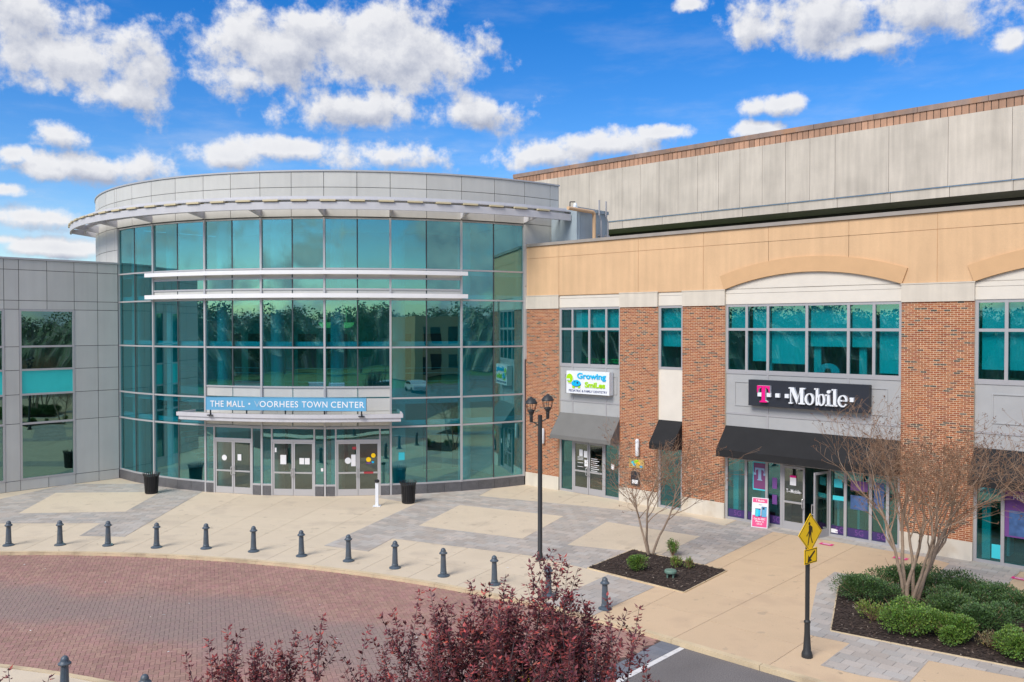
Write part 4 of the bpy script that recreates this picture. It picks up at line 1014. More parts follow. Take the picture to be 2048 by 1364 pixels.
# awnings
def awning(nm, a, b, zt, zl, zb, proj, m, label):
    e = empty(nm, FW.at((a + b) / 2, zb, 0), label, 'awning', 'shop front awnings')
    d0_ = -.08
    top = MB(); n = max(2, int((b - a) / .9))
    for i in range(n):
        x0, x1 = a + (b - a) * i / n, a + (b - a) * (i + 1) / n
        top.face([FW.at(x0, zt, d0_), FW.at(x0, zl, proj), FW.at(x1, zl, proj), FW.at(x1, zt, d0_)])
        top.face([FW.at(x0, zt - .02, d0_), FW.at(x0, zl - .02, proj - .01), FW.at(x1, zl - .02, proj - .01), FW.at(x1, zt - .02, d0_)][::-1])
    top.build('canopy_cloth', m, e)
    mb = MB(); mb.pbox(FW, a, b, zb, zl, proj - .012, proj + .004); mb.build('valance', m, e)
    for x in (a, b):
        mb = MB(); P = [FW.at(x - .006, zt, d0_), FW.at(x - .006, zb, d0_), FW.at(x - .006, zb, proj), FW.at(x - .006, zl, proj)]; Q = [p + Vector((FW.u.x, FW.u.y, 0)) * .012 for p in P]
        mb.raw(P + Q, [(0, 1, 2, 3), (7, 6, 5, 4), (0, 4, 5, 1), (1, 5, 6, 2), (2, 6, 7, 3), (3, 7, 4, 0)]); mb.build('side_cloth', m, e)
    mb = MB()
    for x in [a + .04 + (b - a - .08) * k / n for k in range(n + 1)]:
        mb.tube(FW.at(x, zt - .06, d0_), FW.at(x, zl - .05, proj - .05), .018, n=5)
    mb.tube(FW.at(a + .03, zl - .05, proj - .05), FW.at(b - .03, zl - .05, proj - .05), .018, n=5); mb.build('awning_frame', M['alu'], e)
    return e
s_, z_ = FW.sz(1099.5, 875.7, 0)
def proj_of(pxw, pxf, z):       # how far the front corner stands off the wall
    s0 = FW.s(pxw); best = 0
    for k in range(10, 260):
        p = FW.at(s0, z, k / 100); 
        if 1024 + F * p.x / p.y <= pxf: return k / 100
    return 1.0
pr = proj_of(1118, 1100, 2.7)
def zfront(px, py, off): return FW.sz(px, py, off)[1]
pr3 = proj_of(1449.5, 1432, 2.7); pr2 = proj_of(1315, 1297.5, 2.7)
awning('shop_awning', 2.15, 5.54, 3.62, zfront(1100, 868, pr), zfront(1099.5, 875.7, pr), pr, M['grey_canvas'], 'grey canvas awning over the dentist doors')
awning('shop_awning', 7.52, 8.66, 3.68, zfront(1297, 885, pr2), zfront(1297, 897, pr2), pr2, M['black_canvas'], 'narrow black awning over the slim window between two brick piers')
awning('shop_awning', 10.62, 17.19, 3.69, zfront(1431.6, 898, pr3), zfront(1431.6, 912, pr3), pr3, M['black_canvas'], 'wide black awning over the phone shop doors')
awning('shop_awning', 19.47, 25.9, 3.69, zfront(1431.6, 898, pr3), zfront(1431.6, 912, pr3), pr3, M['black_canvas'], 'black awning over the window at the right edge')

# phone shop sign
d = .18
ts = empty('shop_sign', FW.at(13.8, 4.5, 0), 'wide dark navy sign with magenta T and white Mobile letters', 'sign')
sl_, zt_ = FW.sz(1497, 759, d); _, zb_ = FW.sz(1497, 810.5, d); sr_, _ = FW.sz(1737.7, 825, d)
mb = MB(); mb.pbox(FW, sl_, sr_, zb_, zt_, -.06, d); mb.build('sign_board', M['signnavy'], ts)
H8 = 8.533
def q_(u, v, off=d + .12): return FW.sz(1500 + u / H8, 740 + v / H8, off)
def mid_z(u, v): return q_(u, v)[1]
# magenta T
tz0 = q_(235, 552)[1]; tz1 = q_(235, 268)[1]; ts0 = q_(120, 300)[0]; ts1 = q_(338, 300)[0]
def slabT(mb, s0, s1, z0, z1, d0_, d1_):
    w = s1 - s0; h = z1 - z0; P = [(.20, 0), (.80, 0), (.80, .06), (.64, .12), (.64, .90), (.74, .88), (.88, .78), (.93, .58), (1, .58), (1, 1), (0, 1), (0, .58), (.07, .58), (.12, .78), (.26, .88), (.36, .90), (.36, .12), (.20, .06)]
    mb.pprism(FW, [(s0 + x * w, z0 + z * h) for x, z in P], d0_, d1_)
mb = MB(); slabT(mb, ts0, ts1, tz0, tz1, d, d + .115); mb.build('letter_return', M['signwhite'], ts)
mb = MB(); slabT(mb, ts0, ts1, tz0, tz1, d + .116, d + .125); tag(mb.build('letter', M['magenta'], ts), 'magenta letter T')
zc = q_(480, 437)[1]; hs_ = .073
for (ua, ub) in ((126, 190), (282, 350), (428, 500), (590, 655), (1698, 1765)):
    a, b = q_(ua, 430)[0], q_(ub, 430)[0]; mb = MB(); mb.pbox(FW, a, b, zc - hs_, zc + hs_, d, d + .11); mb.build('square_dot', M['signwhite'], ts)
def ringpoly(cx_, cz_, rx, rz, k0=0, k1=24, n=24): return [(cx_ + rx * math.cos(2 * math.pi * k / n), cz_ + rz * math.sin(2 * math.pi * k / n)) for k in range(k0, k1 + 1)]
def bowl(mb, cx_, cz_, rx, rz, tx, tz, k0=0, k1=24):
    o = ringpoly(cx_, cz_, rx, rz, k0, k1); i = ringpoly(cx_, cz_, rx - tx, rz - tz, k0, k1)
    for k in range(len(o) - 1): mb.pprism(FW, [o[k], o[k + 1], i[k + 1], i[k]], d, d + .12)
zb0 = q_(660, 572)[1]; capz = q_(700, 298)[1]; xh = zb0 + (capz - zb0) * .68; asc = capz + .01
def X(u): return q_(u, 450)[0]
def blk(mb, a, b, z0, z1): mb.pprism(FW, [(a, z0), (b, z0), (b, z1), (a, z1)], d, d + .12)
# M
mb = MB(); a = X(658); b = X(935); t = .10; sf = .045; w = b - a
for (x0, x1) in ((a, a + w * .24), (b - w * .40, b)): blk(mb, x0, x1, zb0, zb0 + sf)
for (x0, x1) in ((a, a + w * .34), (b - w * .32, b)): blk(mb, x0, x1, capz - sf, capz)
blk(mb, a + w * .09, a + w * .155, zb0 + sf, capz - sf); blk(mb, b - w * .29, b - w * .10, zb0 + sf, capz - sf)
mb.pprism(FW, [(a + w * .10, capz - sf), (a + w * .34, capz - sf), (a + w * .56, zb0 + .22), (a + w * .50, zb0)], d, d + .119)
mb.pprism(FW, [(a + w * .50, zb0), (a + w * .58, zb0 + .16), (b - w * .25, capz - sf), (b - w * .31, capz - sf)], d, d + .118); mb.build('letter', M['signwhite'], ts)
def lo(u0, u1): return X(u0), X(u1)
a, b = lo(930, 1092); mb = MB(); bowl(mb, (a + b) / 2, (zb0 + xh) / 2, (b - a) / 2, (xh - zb0) / 2 + .01, .085, .03); mb.build('letter', M['signwhite'], ts)
a, b = lo(1092, 1282); mb = MB(); blk(mb, a + .06, a + .15, zb0, asc); blk(mb, a, a + .10, asc - .045, asc + .001); c0 = a + .11; bowl(mb, (c0 + b) / 2, (zb0 + xh) / 2, (b - c0) / 2, (xh - zb0) / 2 + .01, .085, .03); mb.build('letter', M['signwhite'], ts)
a, b = lo(1282, 1385); mb = MB(); c0 = (a + b) / 2; blk(mb, c0 - .045, c0 + .055, zb0, xh); blk(mb, a, b, zb0 - .001, zb0 + .045); blk(mb, a, c0, xh - .045, xh + .001)
mb.pprism(FW, ringpoly(c0 + .01, xh + .10, .065, .06)[:-1], d, d + .12); mb.build('letter', M['signwhite'], ts)
a, b = lo(1390, 1490); mb = MB(); c0 = (a + b) / 2; blk(mb, c0 - .045, c0 + .055, zb0, asc); blk(mb, a, b, zb0 - .001, zb0 + .045); blk(mb, a, c0, asc - .045, asc + .001); mb.build('letter', M['signwhite'], ts)
a, b = lo(1492, 1662); mb = MB(); cz_ = (zb0 + xh) / 2; rz = (xh - zb0) / 2 + .01
bowl(mb, (a + b) / 2, cz_, (b - a) / 2, rz, .075, .035, 0, 22); blk(mb, a + .06, b - .005, cz_ - .01, cz_ + .035); mb.build('letter', M['signwhite'], ts)

# dentist sign
d = .22
gs = empty('shop_sign', FW.at(3.8, 4.5, 0), 'white dentist sign with green and blue turtle emblem above the grey awning', 'sign')
sl_, zt_ = FW.sz(1133, 741, d); sr_ = FW.sz(1218.5, 790, d)[0]; _, zb_ = FW.sz(1133, 785.5, d)
mb = MB(); mb.pbox(FW, sl_, sr_, zb_, zt_, -.06, d); mb.build('sign_board', M['signwhite'], gs)
GS = 17.067
def g_(u, v, off=d + .03): return FW.sz(1120 + u / GS, 730 + v / GS, off)
def gtext(body, u0, u1, v0, v1, m, nm, off=.02, dz=.03):
    a, z1 = g_(u0, v0); b = g_(u1, v0)[0]; z0 = g_(u0, v1)[1]; mb = MB(); put_text(mb, FW, body, a, b, z0, z1, d, d + dz, off); return mb.build(nm, m, gs)
gtext('Growing', 580, 1560, 262, 520, M['sky_cyan'], 'lettering', .025); gtext('SmiLes', 840, 1530, 575, 765, M['lime'], 'lettering', .03); gtext('PEDIATRIC & FAMILY DENTISTRY', 290, 1600, 822, 900, M['navy'], 'lettering', .012, .006)
def ell(u, v, ru, rv, m, nm, d0_, d1_, k0=0, k1=24):
    c = g_(u, v); e = g_(u + ru, v); f = g_(u, v - rv); mb = MB(); mb.pprism(FW, ringpoly(c[0], c[1], e[0] - c[0], f[1] - c[1], k0, k1)[: (-1 if k1 - k0 == 24 else None)], d0_, d1_); return mb.build(nm, m, gs)
ell(330, 450, 125, 172, M['signwhite'], 'emblem_edge', d, d + .03); em = ell(330, 445, 108, 155, M['lime'], 'emblem_head', d + .03, d + .045)
ell(455, 748, 45, 40, M['lime'], 'emblem_foot', d, d + .03); ell(640, 748, 45, 40, M['lime'], 'emblem_foot', d, d + .03)
ell(548, 650, 155, 140, M['sky_cyan'], 'emblem_shell', d, d + .04, 0, 12); ell(548, 650, 155, 85, M['navy'], 'emblem_shell', d, d + .038, 12, 24); ell(548, 645, 150, 75, M['sky_cyan'], 'emblem_shell', d + .038, d + .042, 12, 24)
ell(600, 605, 30, 35, M['navy'], 'emblem_spot', d + .04, d + .045); ell(505, 572, 18, 22, M['navy'], 'emblem_spot', d + .04, d + .045)
for u in (262, 318): ell(u, 495, 28, 40, M['signwhite'], 'emblem_eye', d + .045, d + .05); ell(u - 4, 512, 10, 16, M['signblk'], 'emblem_eye', d + .05, d + .055)

# wall lamps, plaque, notice box on the piers
for (px_, py0, py1, lab) in ((1274.6, 878, 912, 'white tubular wall lamp on the second brick pier above the colourful plaque'), (1085.5, 857, 887, 'white tubular wall lamp on the brick pier behind the street lamp')):
    s1_, z1_ = FW.sz(px_, py0, .1); _, z0_ = FW.sz(px_, py1, .1)
    e = empty('wall_lamp', FW.at(s1_, z0_, 0), lab, 'lamp', 'white wall lamps on the brick piers')
    mb = MB(); c = FW.at(s1_, z0_, .1); mb.lathe([(.06, z0_), (.085, z0_ + .05), (.085, z1_ - .05), (.06, z1_)], c.x, c.y, 12); smooth_angle(mb.build('lamp_shade', M['sconce'], e))
    mb = MB(); mb.pbox(FW, s1_ - .06, s1_ + .06, z0_ + .1, z1_ - .1, .0, .03); mb.build('back_plate', M['frame_grey'], e)
a, zt = FW.sz(1259, 916); b, zb = FW.sz(1289, 938)
e = empty('wall_plaque', FW.at(a, zb, 0), 'colourful painted plaque on the second brick pier behind the bare tree', 'plaque')
mb = MB(); mb.pbox(FW, a, b, zb, zt, .002, .03); mb.build('plaque_board', M['poster'], e)
for (fx, fz, r_, m) in ((.25, .6, .09, 'cyanp'), (.42, .7, .08, 'lime'), (.6, .5, .10, 'yellow'), (.35, .35, .07, 'sky_cyan'), (.8, .2, .07, 'sky_cyan'), (.55, .8, .06, 'lime')):
    mb = MB(); mb.pprism(FW, ringpoly(a + (b - a) * fx, zb + (zt - zb) * fz, r_, r_ * .7)[:-1], .03, .034); mb.build('painted_shape', M[m], e)
a, zt = FW.sz(1263.5, 942); b, zb = FW.sz(1280, 972)
e = empty('notice_case', FW.at(a, zb, 0), 'narrow grey notice case fixed below the colourful plaque', 'notice case')
mb = MB(); mb.pbox(FW, a, b, zb, zt, .002, .06); mb.build('case', M['signnavy'], e); mb = MB(); mb.pbox(FW, a + .06, b - .06, zb + .08, zt - .35, .06, .064); mb.build('sheet', M['paper'], e)

# ------------------------------------------------------------------ plant room and pipes on the roof behind
pa = FW.at(FW.s(1113), 0, -1.5); PB = Plane((pa.x, pa.y), 47.15)
pr_ = empty('plant_room', (pa.x, pa.y, 11), 'blue grey metal plant room on the roof behind the drum', 'plant room')
def bs(px): 
    x = (px - 1024) / F; o = PB.o; u = PB.u; return (o.x - x * o.y) / (x * u.y - u.x)
L0 = bs(1214)
mb = MB(); mb.pbox(PB, 0, L0, 10.5, 13.1, -3, 0); mb.build('room_body', M['bluegrey'], pr_)
mb = MB(); mb.pbox(PB, 0, L0 + .05, 13.1, 13.26, -3.05, .06); mb.build('roof_edge', M['bluegrey'], pr_)
for k in range(3):
    x = L0 - .05 - k * 1.1; mb = MB(); mb.pbox(PB, x - .02, x + .02, 10.5, 13.1, .0, .025); mb.build('seam', M['bluegrey'], pr_)
def bs(px): 
    x = (px - 1024) / F; o = PB.o; u = PB.u; return (o.x - x * o.y) / (x * u.y - u.x)
for (pxa, pya, lab) in ((1198, 400, 'left thin antenna mast on the plant room edge'), (1211.5, 403, 'right thin antenna mast on the plant room edge')):
    sa_ = bs(pxa); top = PB.sz(pxa, pya, .12)[1]; e = empty('antenna', PB.at(sa_, 11, .12), lab, 'antenna', 'antenna masts on the plant room')
    mb = MB(); mb.tube(PB.at(sa_, 10.9, .12), PB.at(sa_, top - 1.0, .12), .035, n=6); mb.tube(PB.at(sa_, top - 1.0, .12), PB.at(sa_ - .16, top - .75, .12), .03, n=6); mb.build('mast', M['frame_grey'], e)
    mb = MB(); mb.tube(PB.at(sa_ - .16, top - .75, .12), PB.at(sa_ - .16, top, .12), .04, n=6); mb.build('aerial', M['frame_grey'], e)
    mb = MB(); mb.pbox(PB, sa_ - .15, sa_ + .15, 12.0, 12.08, .0, .12); mb.build('bracket', M['frame_grey'], e)
sa_ = bs(1178); zt = PB.sz(1178, 425, .3)[1]; e = empty('roof_pipe', PB.at(sa_, 11, .3), 'tan bent pipe rising from the roof to the sunshade end', 'pipe')
mb = MB(); mb.tube(PB.at(sa_, 10.9, .3), PB.at(sa_, zt - .05, .3), .09, n=10); mb.tube(PB.at(sa_, zt - .05, .3), PB.at(sa_ - .12, zt + .05, .3), .09, n=10); mb.tube(PB.at(sa_ - .12, zt + .05, .3), PB.at(sa_ - 2.0, zt + .05, .3), .085, n=10); smooth_angle(mb.build('pipe_run', M['brass'], e))
p = DP(40.0, DR + .2, 0); e = empty('wall_conduit', (p.x, p.y, 11), 'small white junction box with conduit at the right end of the drum', 'conduit')
mb = MB(); mb.tube((p.x, p.y, 10.9), (p.x, p.y, 12.35), .05, n=6); mb.build('conduit', M['frame_grey'], e); mb = MB(); mb.box(p.x - .07, p.x + .07, p.y - .07, p.y + .07, 12.0, 12.35); mb.build('junction_box', M['signwhite'], e)
# camera at the sunshade end
p = DP(40.2, 17.3, 0); e = empty('security_camera', (p.x, p.y, 13.2), 'small white dome camera on a dark bracket at the sunshade end', 'camera')
mb = MB(); mb.tube((p.x, p.y, 13.1), (p.x, p.y, 13.55), .025, n=6); mb.tube((p.x, p.y, 13.55), (p.x + .25, p.y, 13.55), .025, n=6); mb.build('bracket', M['black'], e)
mb = MB(); mb.lathe([(.02, 13.22), (.09, 13.28), (.1, 13.38), (.06, 13.5)], p.x + .25, p.y, 10); mb.build('dome', M['signwhite'], e)

# ------------------------------------------------------------------ concrete building behind
DB = 50.0
fo = FW.o; dd_ = -FW.o.dot(FW.n)            # distance of the facade plane from the camera along its normal
CP = Plane(FW.at(0, 0, -(DB - dd_)).xy, -42.85)
cb = empty('concrete_building', CP.at(20, 0, -5), 'large pale concrete building with rusty brown roof edge behind the shops', 'building')
zt = CP.sz(1569, 244.5)[1]; zb = CP.sz(1569, 415)[1]
ztop = CP.sz(1600, 252.5)[1]
def cz(px, py): return CP.sz(px, py)[1]
z_pt = cz(1892.5, 234.0); z_pb = cz(1892.5, 372.0)
seams = [CP.s(px) for px in (1000, 1050, 1115.4, 1178, 1243.4, 1279.5, 1317, 1355, 1394, 1435.7, 1478, 1522.5, 1569, 1617.4, 1667.6, 1774.5, 1892.5, 2020, 2165, 2330)]
for a, b in zip(seams[:-1], seams[1:]):
    mb = MB(); mb.pbox(CP, a + .010, b - .010, z_pb, z_pt, -.15, .0); mb.build('wall_panel', M['concrete'], cb)
S0, S1 = seams[0], seams[-1]
mb = MB(); mb.pbox(CP, S0, S1, z_pb + .1, z_pt - .02, -.4, -.15); mb.build('panel_backing', M['seam_sealant'], cb)
z_b2 = cz(1892.5, 388.0) - .15
sm2 = [CP.s(px) for px in (1000, 1120, 1243, 1322, 1400, 1482, 1573, 1671, 1777, 1895, 2022, 2170, 2330)]
for a, b in zip(sm2[:-1], sm2[1:]):
    mb = MB(); mb.pbox(CP, a + .012, b - .012, z_b2, z_pb - .02, -.4, -.10); mb.build('edge_beam', M['concrete'], cb)
mb = MB(); mb.pbox(CP, S0, S1, z_b2 + .05, z_b2 + .3, -3.2, -.4); mb.build('soffit', M['concrete'], cb)
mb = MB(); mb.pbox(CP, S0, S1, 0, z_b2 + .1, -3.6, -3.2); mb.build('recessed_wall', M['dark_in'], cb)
mb = MB(); mb.pbox(CP, S0, S1, z_pt - .3, z_pt, -14, -.3); mb.build('roof', M['coping'], cb)
# brown roof screen standing a little behind the panels
RP = Plane(CP.at(0, 0, -.7).xy, -42.85)
r0 = RP.s(1027); r1 = RP.s(2330)
z_s0 = z_pt - .1; z_top = RP.sz(1892.5, 205.0)[1]; z_cap = z_top - .30
print('dims', round(z_pt, 2), round(z_pb, 2), round(z_b2, 2), round(z_top, 2), pr, pr2, pr3)
x = r0; k = 0
rs = random.Random(3)
while x < r1 and k < 300:
    w = .36 
    mb = MB(); mb.pbox(RP, x + .02, x + w - .02, z_s0, z_cap, -.1, .02); mb.build('siding_board', M['slat'], cb); x += w; k += 1
mb = MB(); mb.pbox(RP, r0, r1, z_s0, z_cap, -.3, -.05); mb.build('screen_back', M['panel_dark'], cb)
x = r0; k = 0
while x < r1:
    w = rs.choice([2.4, 3.0, 3.6]); mb = MB(); mb.pbox(RP, x, min(x + w - .02, r1), z_cap, z_top, -.3, .08 + .01 * (k % 2)); mb.build('roof_cap', M['brown_metal'], cb); x += w; k += 1
mb = MB(); mb.pbox(RP, r0, r0 + .3, z_s0 - 4, z_top, -12, -.3); mb.build('end_screen', M['brown_metal'], cb)
for (px_, w_, lab) in ((1454, .55, 'wide flat roof vent on the brown roof edge'), (1519, .28, 'small round roof vent on the brown roof edge')):
    p = RP.at(RP.s(px_, -1.5), 0, -1.5); e = empty('roof_vent', (p.x, p.y, z_top), lab, 'vent', 'vents on the brown roof')
    mb = MB(); mb.lathe([(w_ * .45, z_top - 1), (w_ * .45, z_top + .22)], p.x, p.y, 12); mb.build('vent_pipe', M['alu'], e)
    mb = MB(); mb.lathe([(w_, z_top + .20), (w_ * 1.1, z_top + .26), (w_ * .7, z_top + .34), (.05, z_top + .4)], p.x, p.y, 14); mb.build('vent_cap', M['alu'], e)

# ------------------------------------------------------------------ street furniture
def make_bollard():
    e = empty('bollard', (0, 0, 0), 'x', 'bollard', 'slate blue bollards along the kerb', local=True)
    mb = MB(); mb.lathe([(.185, .0), (.185, .025), (.15, .045), (.12, .06), (.10, .075)], n=20); smooth_angle(mb.build('base', M['bollard'], e), 40)
    mb = MB(); mb.lathe([(.098, .07), (.103, .09), (.103, .12), (.093, .14), (.075, .62), (.075, .66), (.085, .67)], n=10); mb.build('shaft', M['bollard'], e)
    mb = MB(); mb.lathe([(.085, .665), (.125, .69), (.128, .71), (.10, .735), (.078, .76), (.080, .78), (.074, .81), (.05, .845), (.02, .862), (.0, .865)][:-1], n=18); smooth_angle(mb.build('cap', M['bollard'], e), 50)
    for k in range(3):
        a = k * 2.1; mb = MB(); mb.lathe([(.014, .02), (.014, .045)], .15 * math.cos(a), .15 * math.sin(a), 6); mb.build('bolt', M['black'], e)
    return e
bproto = make_bollard()
ordn = ['first', 'second', 'third', 'fourth', 'fifth', 'sixth', 'seventh', 'eighth', 'ninth', 'tenth', 'eleventh', 'twelfth', 'thirteenth']
bpx = [(17, 1094), (120, 1093), (216, 1094), (313, 1098), (412, 1100), (507, 1106), (603, 1115), (697, 1125), (790, 1139), (887, 1155), (989, 1172), (1097, 1194), (1210, 1221)]
for i, p in enumerate(bpx):
    e = bproto if i == 0 else copy_tree(bproto)
    g = gnd(p[0], p[1] - 3); e.location = (g.x, g.y, .0 if i < 11 else .0); e.rotation_euler = (R(rnd.uniform(-.8, .8)), R(rnd.uniform(-.8, .8)), rnd.random() * 6)
    if i == 11: lab = 'bollard seen through the tall shoots of the plum tree, beyond the drive'
    elif i == 12: lab = 'rightmost bollard of the far row, on grey pavers beyond the plum tree'
    else: lab = ordn[i] + ' slate blue bollard from the left along the far kerb'
    e['label'] = lab
for (px_, py_, lab) in ((128, 1311, 'tall looking near bollard at the bottom left on the island kerb'), (288, 1348, 'near bollard with only its cap showing at the bottom edge')):
    g = gnd(px_, py_, .865); e = copy_tree(bproto); e.location = (g.x, g.y, 0); e['label'] = lab; e['group'] = 'near bollards on the island'
    mb = MB()
mb = MB(); rl = random.Random(9)
for k in range(90):
    if k < 50: p = KP(rl.uniform(52, 100), rl.uniform(21.5, 29.3)); z = ROAD + .006
    else: p = gnd(rl.uniform(60, 1650), rl.uniform(1000, 1250)); z = .018
    s_ = rl.uniform(.02, .045); a = rl.random() * 6; c_, n_ = math.cos(a) * s_, math.sin(a) * s_; w_ = (.75, .73, .7) if rl.random() < .5 else (.16, .10, .06)
    mb.face([(p.x - c_, p.y - n_, z), (p.x + n_ * .5, p.y - c_ * .5, z + .004), (p.x + c_, p.y + n_, z), (p.x - n_ * .5, p.y + c_ * .5, z + .012)], w_)
tag(mb.build('litter_specks', M['chip'], None, origin=(0, 25, 0)), 'tiny scraps and dry leaves strewn over the paving', None, None, 'stuff')
# street lamp
g = gnd(1080, 1120)
lp = empty('street_lamp', (g.x, g.y, 0), 'tall black street lamp with two lantern heads before the brick pier', 'street lamp')
mb = MB(); mb.lathe([(.15, 0), (.15, .05), (.10, .07), (.085, .22), (.075, .24), (.07, 4.66), (.07, 4.72)], g.x, g.y, 12); smooth_angle(mb.build('pole', M['blackpole'], lp))
# scale at this depth
def lamp_pt(px, py):
    r_ = ray(px, py); t = g.y / r_.y; return Vector((r_.x * t, g.y, r_.z * t + CAMH))
for (hx, tipy, rimy, basey, boty) in ((1062.5, 793, 806, 821, 845), (1095.5, 787.5, 800, 816, 838)):
    zt1 = lamp_pt(hx, tipy).z; zr = lamp_pt(hx, rimy).z; zb1 = lamp_pt(hx, basey).z; z0 = lamp_pt(hx, boty).z; x = lamp_pt(hx, rimy).x
    hd = MB(); hd.lathe([(.20, zr - .02), (.205, zr), (.19, zr + .03), (.13, zr + .12), (.05, zr + .17), (.02, zr + .19), (.015, zt1)], x, g.y, 14); hd = smooth_angle(hd.build('lantern', M['blackpole'], lp), 30)
    mb = MB(); mb.lathe([(.03, z0), (.055, z0 + .05), (.055, z0 + .16), (.065, z0 + .2), (.05, z0 + .22), (.11, zb1 - .02), (.085, zb1 + .03), (.02, zb1 + .04)], x, g.y, 12); smooth_angle(mb.build('lantern_base', M['blackpole'], hd), 30)
    mb = MB()
    for k in range(6):
        a = k * math.pi / 3 + .3; mb.tube((x + .12 * math.cos(a), g.y + .12 * math.sin(a), zb1 - .03), (x + .19 * math.cos(a), g.y + .19 * math.sin(a), zr), .009, n=5)
    mb.build('lantern_cage', M['blackpole'], hd)
    mb = MB(); s_x = g.x + (.07 if x > g.x else -.07); pts = [(x, g.y, z0 + .03), ((x + s_x) / 2 + .02, g.y, z0 - .01), (s_x, g.y, z0 - .07 if x > g.x else z0 - .1)]
    for a, b in zip(pts[:-1], pts[1:]): mb.tube(a, b, .022, n=6)
    mb.build('arm', M['blackpole'], lp)
# pedestrian sign
def sign_text_fig(mb, pl, cx_, cz_, k, d0_, d1_):
    P = lambda L_: mb.pprism(pl, [(cx_ + x * k, cz_ + z * k) for x, z in L_], d0_, d1_)
    P([(-.035 + .05 * math.cos(t * .628), .30 + .055 * math.sin(t * .628)) for t in range(10)])
    P([(-.07, .22), (.0, .25), (.09, .20), (.08, .0), (.02, -.02), (-.05, .0)])                       # trunk
    P([(.09, .20), (.13, .16), (.14, -.02), (.11, -.02), (.09, .12), (.06, .18)])                      # arm
    P([(-.07, .22), (-.02, .12), (-.13, -.02), (-.20, -.10), (-.17, -.11), (-.06, .0), (-.03, .1)])                        # arm
    P([(-.05, .02), (.03, .02), (-.03, -.18), (-.09, -.42), (-.13, -.42), (-.08, -.18)])               # leg
    P([(.0, .02), (.07, .0), (.08, -.18), (.16, -.36), (.12, -.38), (.04, -.18)])                      # leg
def ped_sign(g, ztop, face_ang, label, flip=1):
    e = empty('crossing_sign', (g.x, g.y, 0), label, 'road sign', 'yellow pedestrian crossing signs')
    mb = MB(); mb.lathe([(.125, 0), (.125, .06), (.11, .12), (.09, .16), (.065, .55), (.062, .78), (.075, .80), (.075, .83), (.05, .86), (.05, ztop - .55)], g.x, g.y, 14); smooth_angle(mb.build('pole', M['blackpole'], e), 30)
    pl = Plane((g.x, g.y), face_ang); pl.o = pl.o + pl.n * .07
    s = .45; cz_ = ztop - s
    dm = [(0, cz_ - s), (s, cz_), (0, cz_ + s), (-s, cz_)]
    mb = MB(); mb.pprism(pl, dm, -.012, .0); f = mb.build('warning_plate', M['yellow'], e)
    mb = MB(); q = [(x * .95, cz_ + (z - cz_) * .95) for x, z in dm]; q2 = [(x * .915, cz_ + (z - cz_) * .915) for x, z in dm]
    for k in range(4): mb.pprism(pl, [q[k], q[(k + 1) % 4], q2[(k + 1) % 4], q2[k]], .0, .003)
    mb.build('border_line', M['signblk'], f)
    mb = MB(); sign_text_fig(mb, pl, -.02, cz_ + .02, .68, .0, .004); mb.build('walking_figure', M['signblk'], f)
    w = .24; h = .17; c2 = cz_ - s - .07; pl.o = pl.o + pl.n * .015
    mb = MB(); mb.pbox(pl, -w, w, c2 - h, c2 + h, -.012, 0.0); f2 = mb.build('arrow_plate', M['yellow'], e)
    mb = MB(); 
    for (a, b, c, d_) in ((-w + .015, w - .015, c2 + h - .03, c2 + h - .015), (-w + .015, w - .015, c2 - h + .015, c2 - h + .03), (-w + .015, -w + .03, c2 - h + .03, c2 + h - .03), (w - .03, w - .015, c2 - h + .03, c2 + h - .03)): mb.pbox(pl, a, b, c, d_, .0, .003)
    mb.build('border_line', M['signblk'], f2)
    mb = MB(); A = [(.14, .12), (.17, .09), (-.02, -.06), (.05, -.11), (-.13, -.14), (-.10, .03), (-.06, -.02)]
    mb.pprism(pl, [(x * .95, c2 + z * .95) for x, z in A], .0, .004); mb.build('arrow', M['signblk'], f2)
    return e
g = gnd(1614, 1314)
ped_sign(g, lamp_pt(1614, 1025).z if False else CAMH + (ray(1620, 1026).z / ray(1620, 1026).y) * g.y, 36, 'yellow diamond pedestrian crossing sign with arrow plate on a black pole by the kerb')
g2 = Vector((.16, 11.0))
e = ped_sign(g2, 3.18, 35, 'yellow crossing sign almost hidden behind the plum tree leaves')
# litter bins
def make_bin():
    e = empty('litter_bin', (0, 0, 0), 'x', 'litter bin', 'black slatted litter bins by the entrance', local=True)
    mb = MB(); mb.lathe([(.25, 0), (.27, .03), (.27, .08), (.25, .08)], n=20); mb.build('foot_ring', M['black'], e)
    mb = MB(); mb.lathe([(.245, .05), (.29, .80), (.27, .80), (.23, .07)], n=20); smooth_angle(mb.build('liner', M['rubber'], e))
    for k in range(24):
        a = k * math.pi / 12; c, s = math.cos(a), math.sin(a); mb = MB(); pts = [(.27, .05), (.315, .78), (.36, .90), (.375, .93)]
        if k == 22: pts = [(.27, .05), (.30, .2)]
        for (r0_, z0), (r1_, z1) in zip(pts[:-1], pts[1:]):
            w = .02; t = Vector((-s, c, 0)) * w; P0 = Vector((r0_ * c, r0_ * s, z0)); P1 = Vector((r1_ * c, r1_ * s, z1)); nrm = Vector((c, s, 0)) * .008
            mb.raw([P0 - t, P0 + t, P0 + t + nrm, P0 - t + nrm, P1 - t, P1 + t, P1 + t + nrm, P1 - t + nrm], [(0, 1, 2, 3), (7, 6, 5, 4), (0, 4, 5, 1), (1, 5, 6, 2), (2, 6, 7, 3), (3, 7, 4, 0)])
        mb.build('slat', M['black'], e)
    mb = MB(); mb.lathe([(.315, .77), (.335, .79), (.335, .82), (.2, .80), (.12, .76)], n=24); mb.build('rim', M['black'], e)
    return e
bn = make_bin(); g = gnd(303, 987); bn.location = (g.x, g.y, .01); bn['label'] = 'black slatted litter bin at the left end of the glass drum'
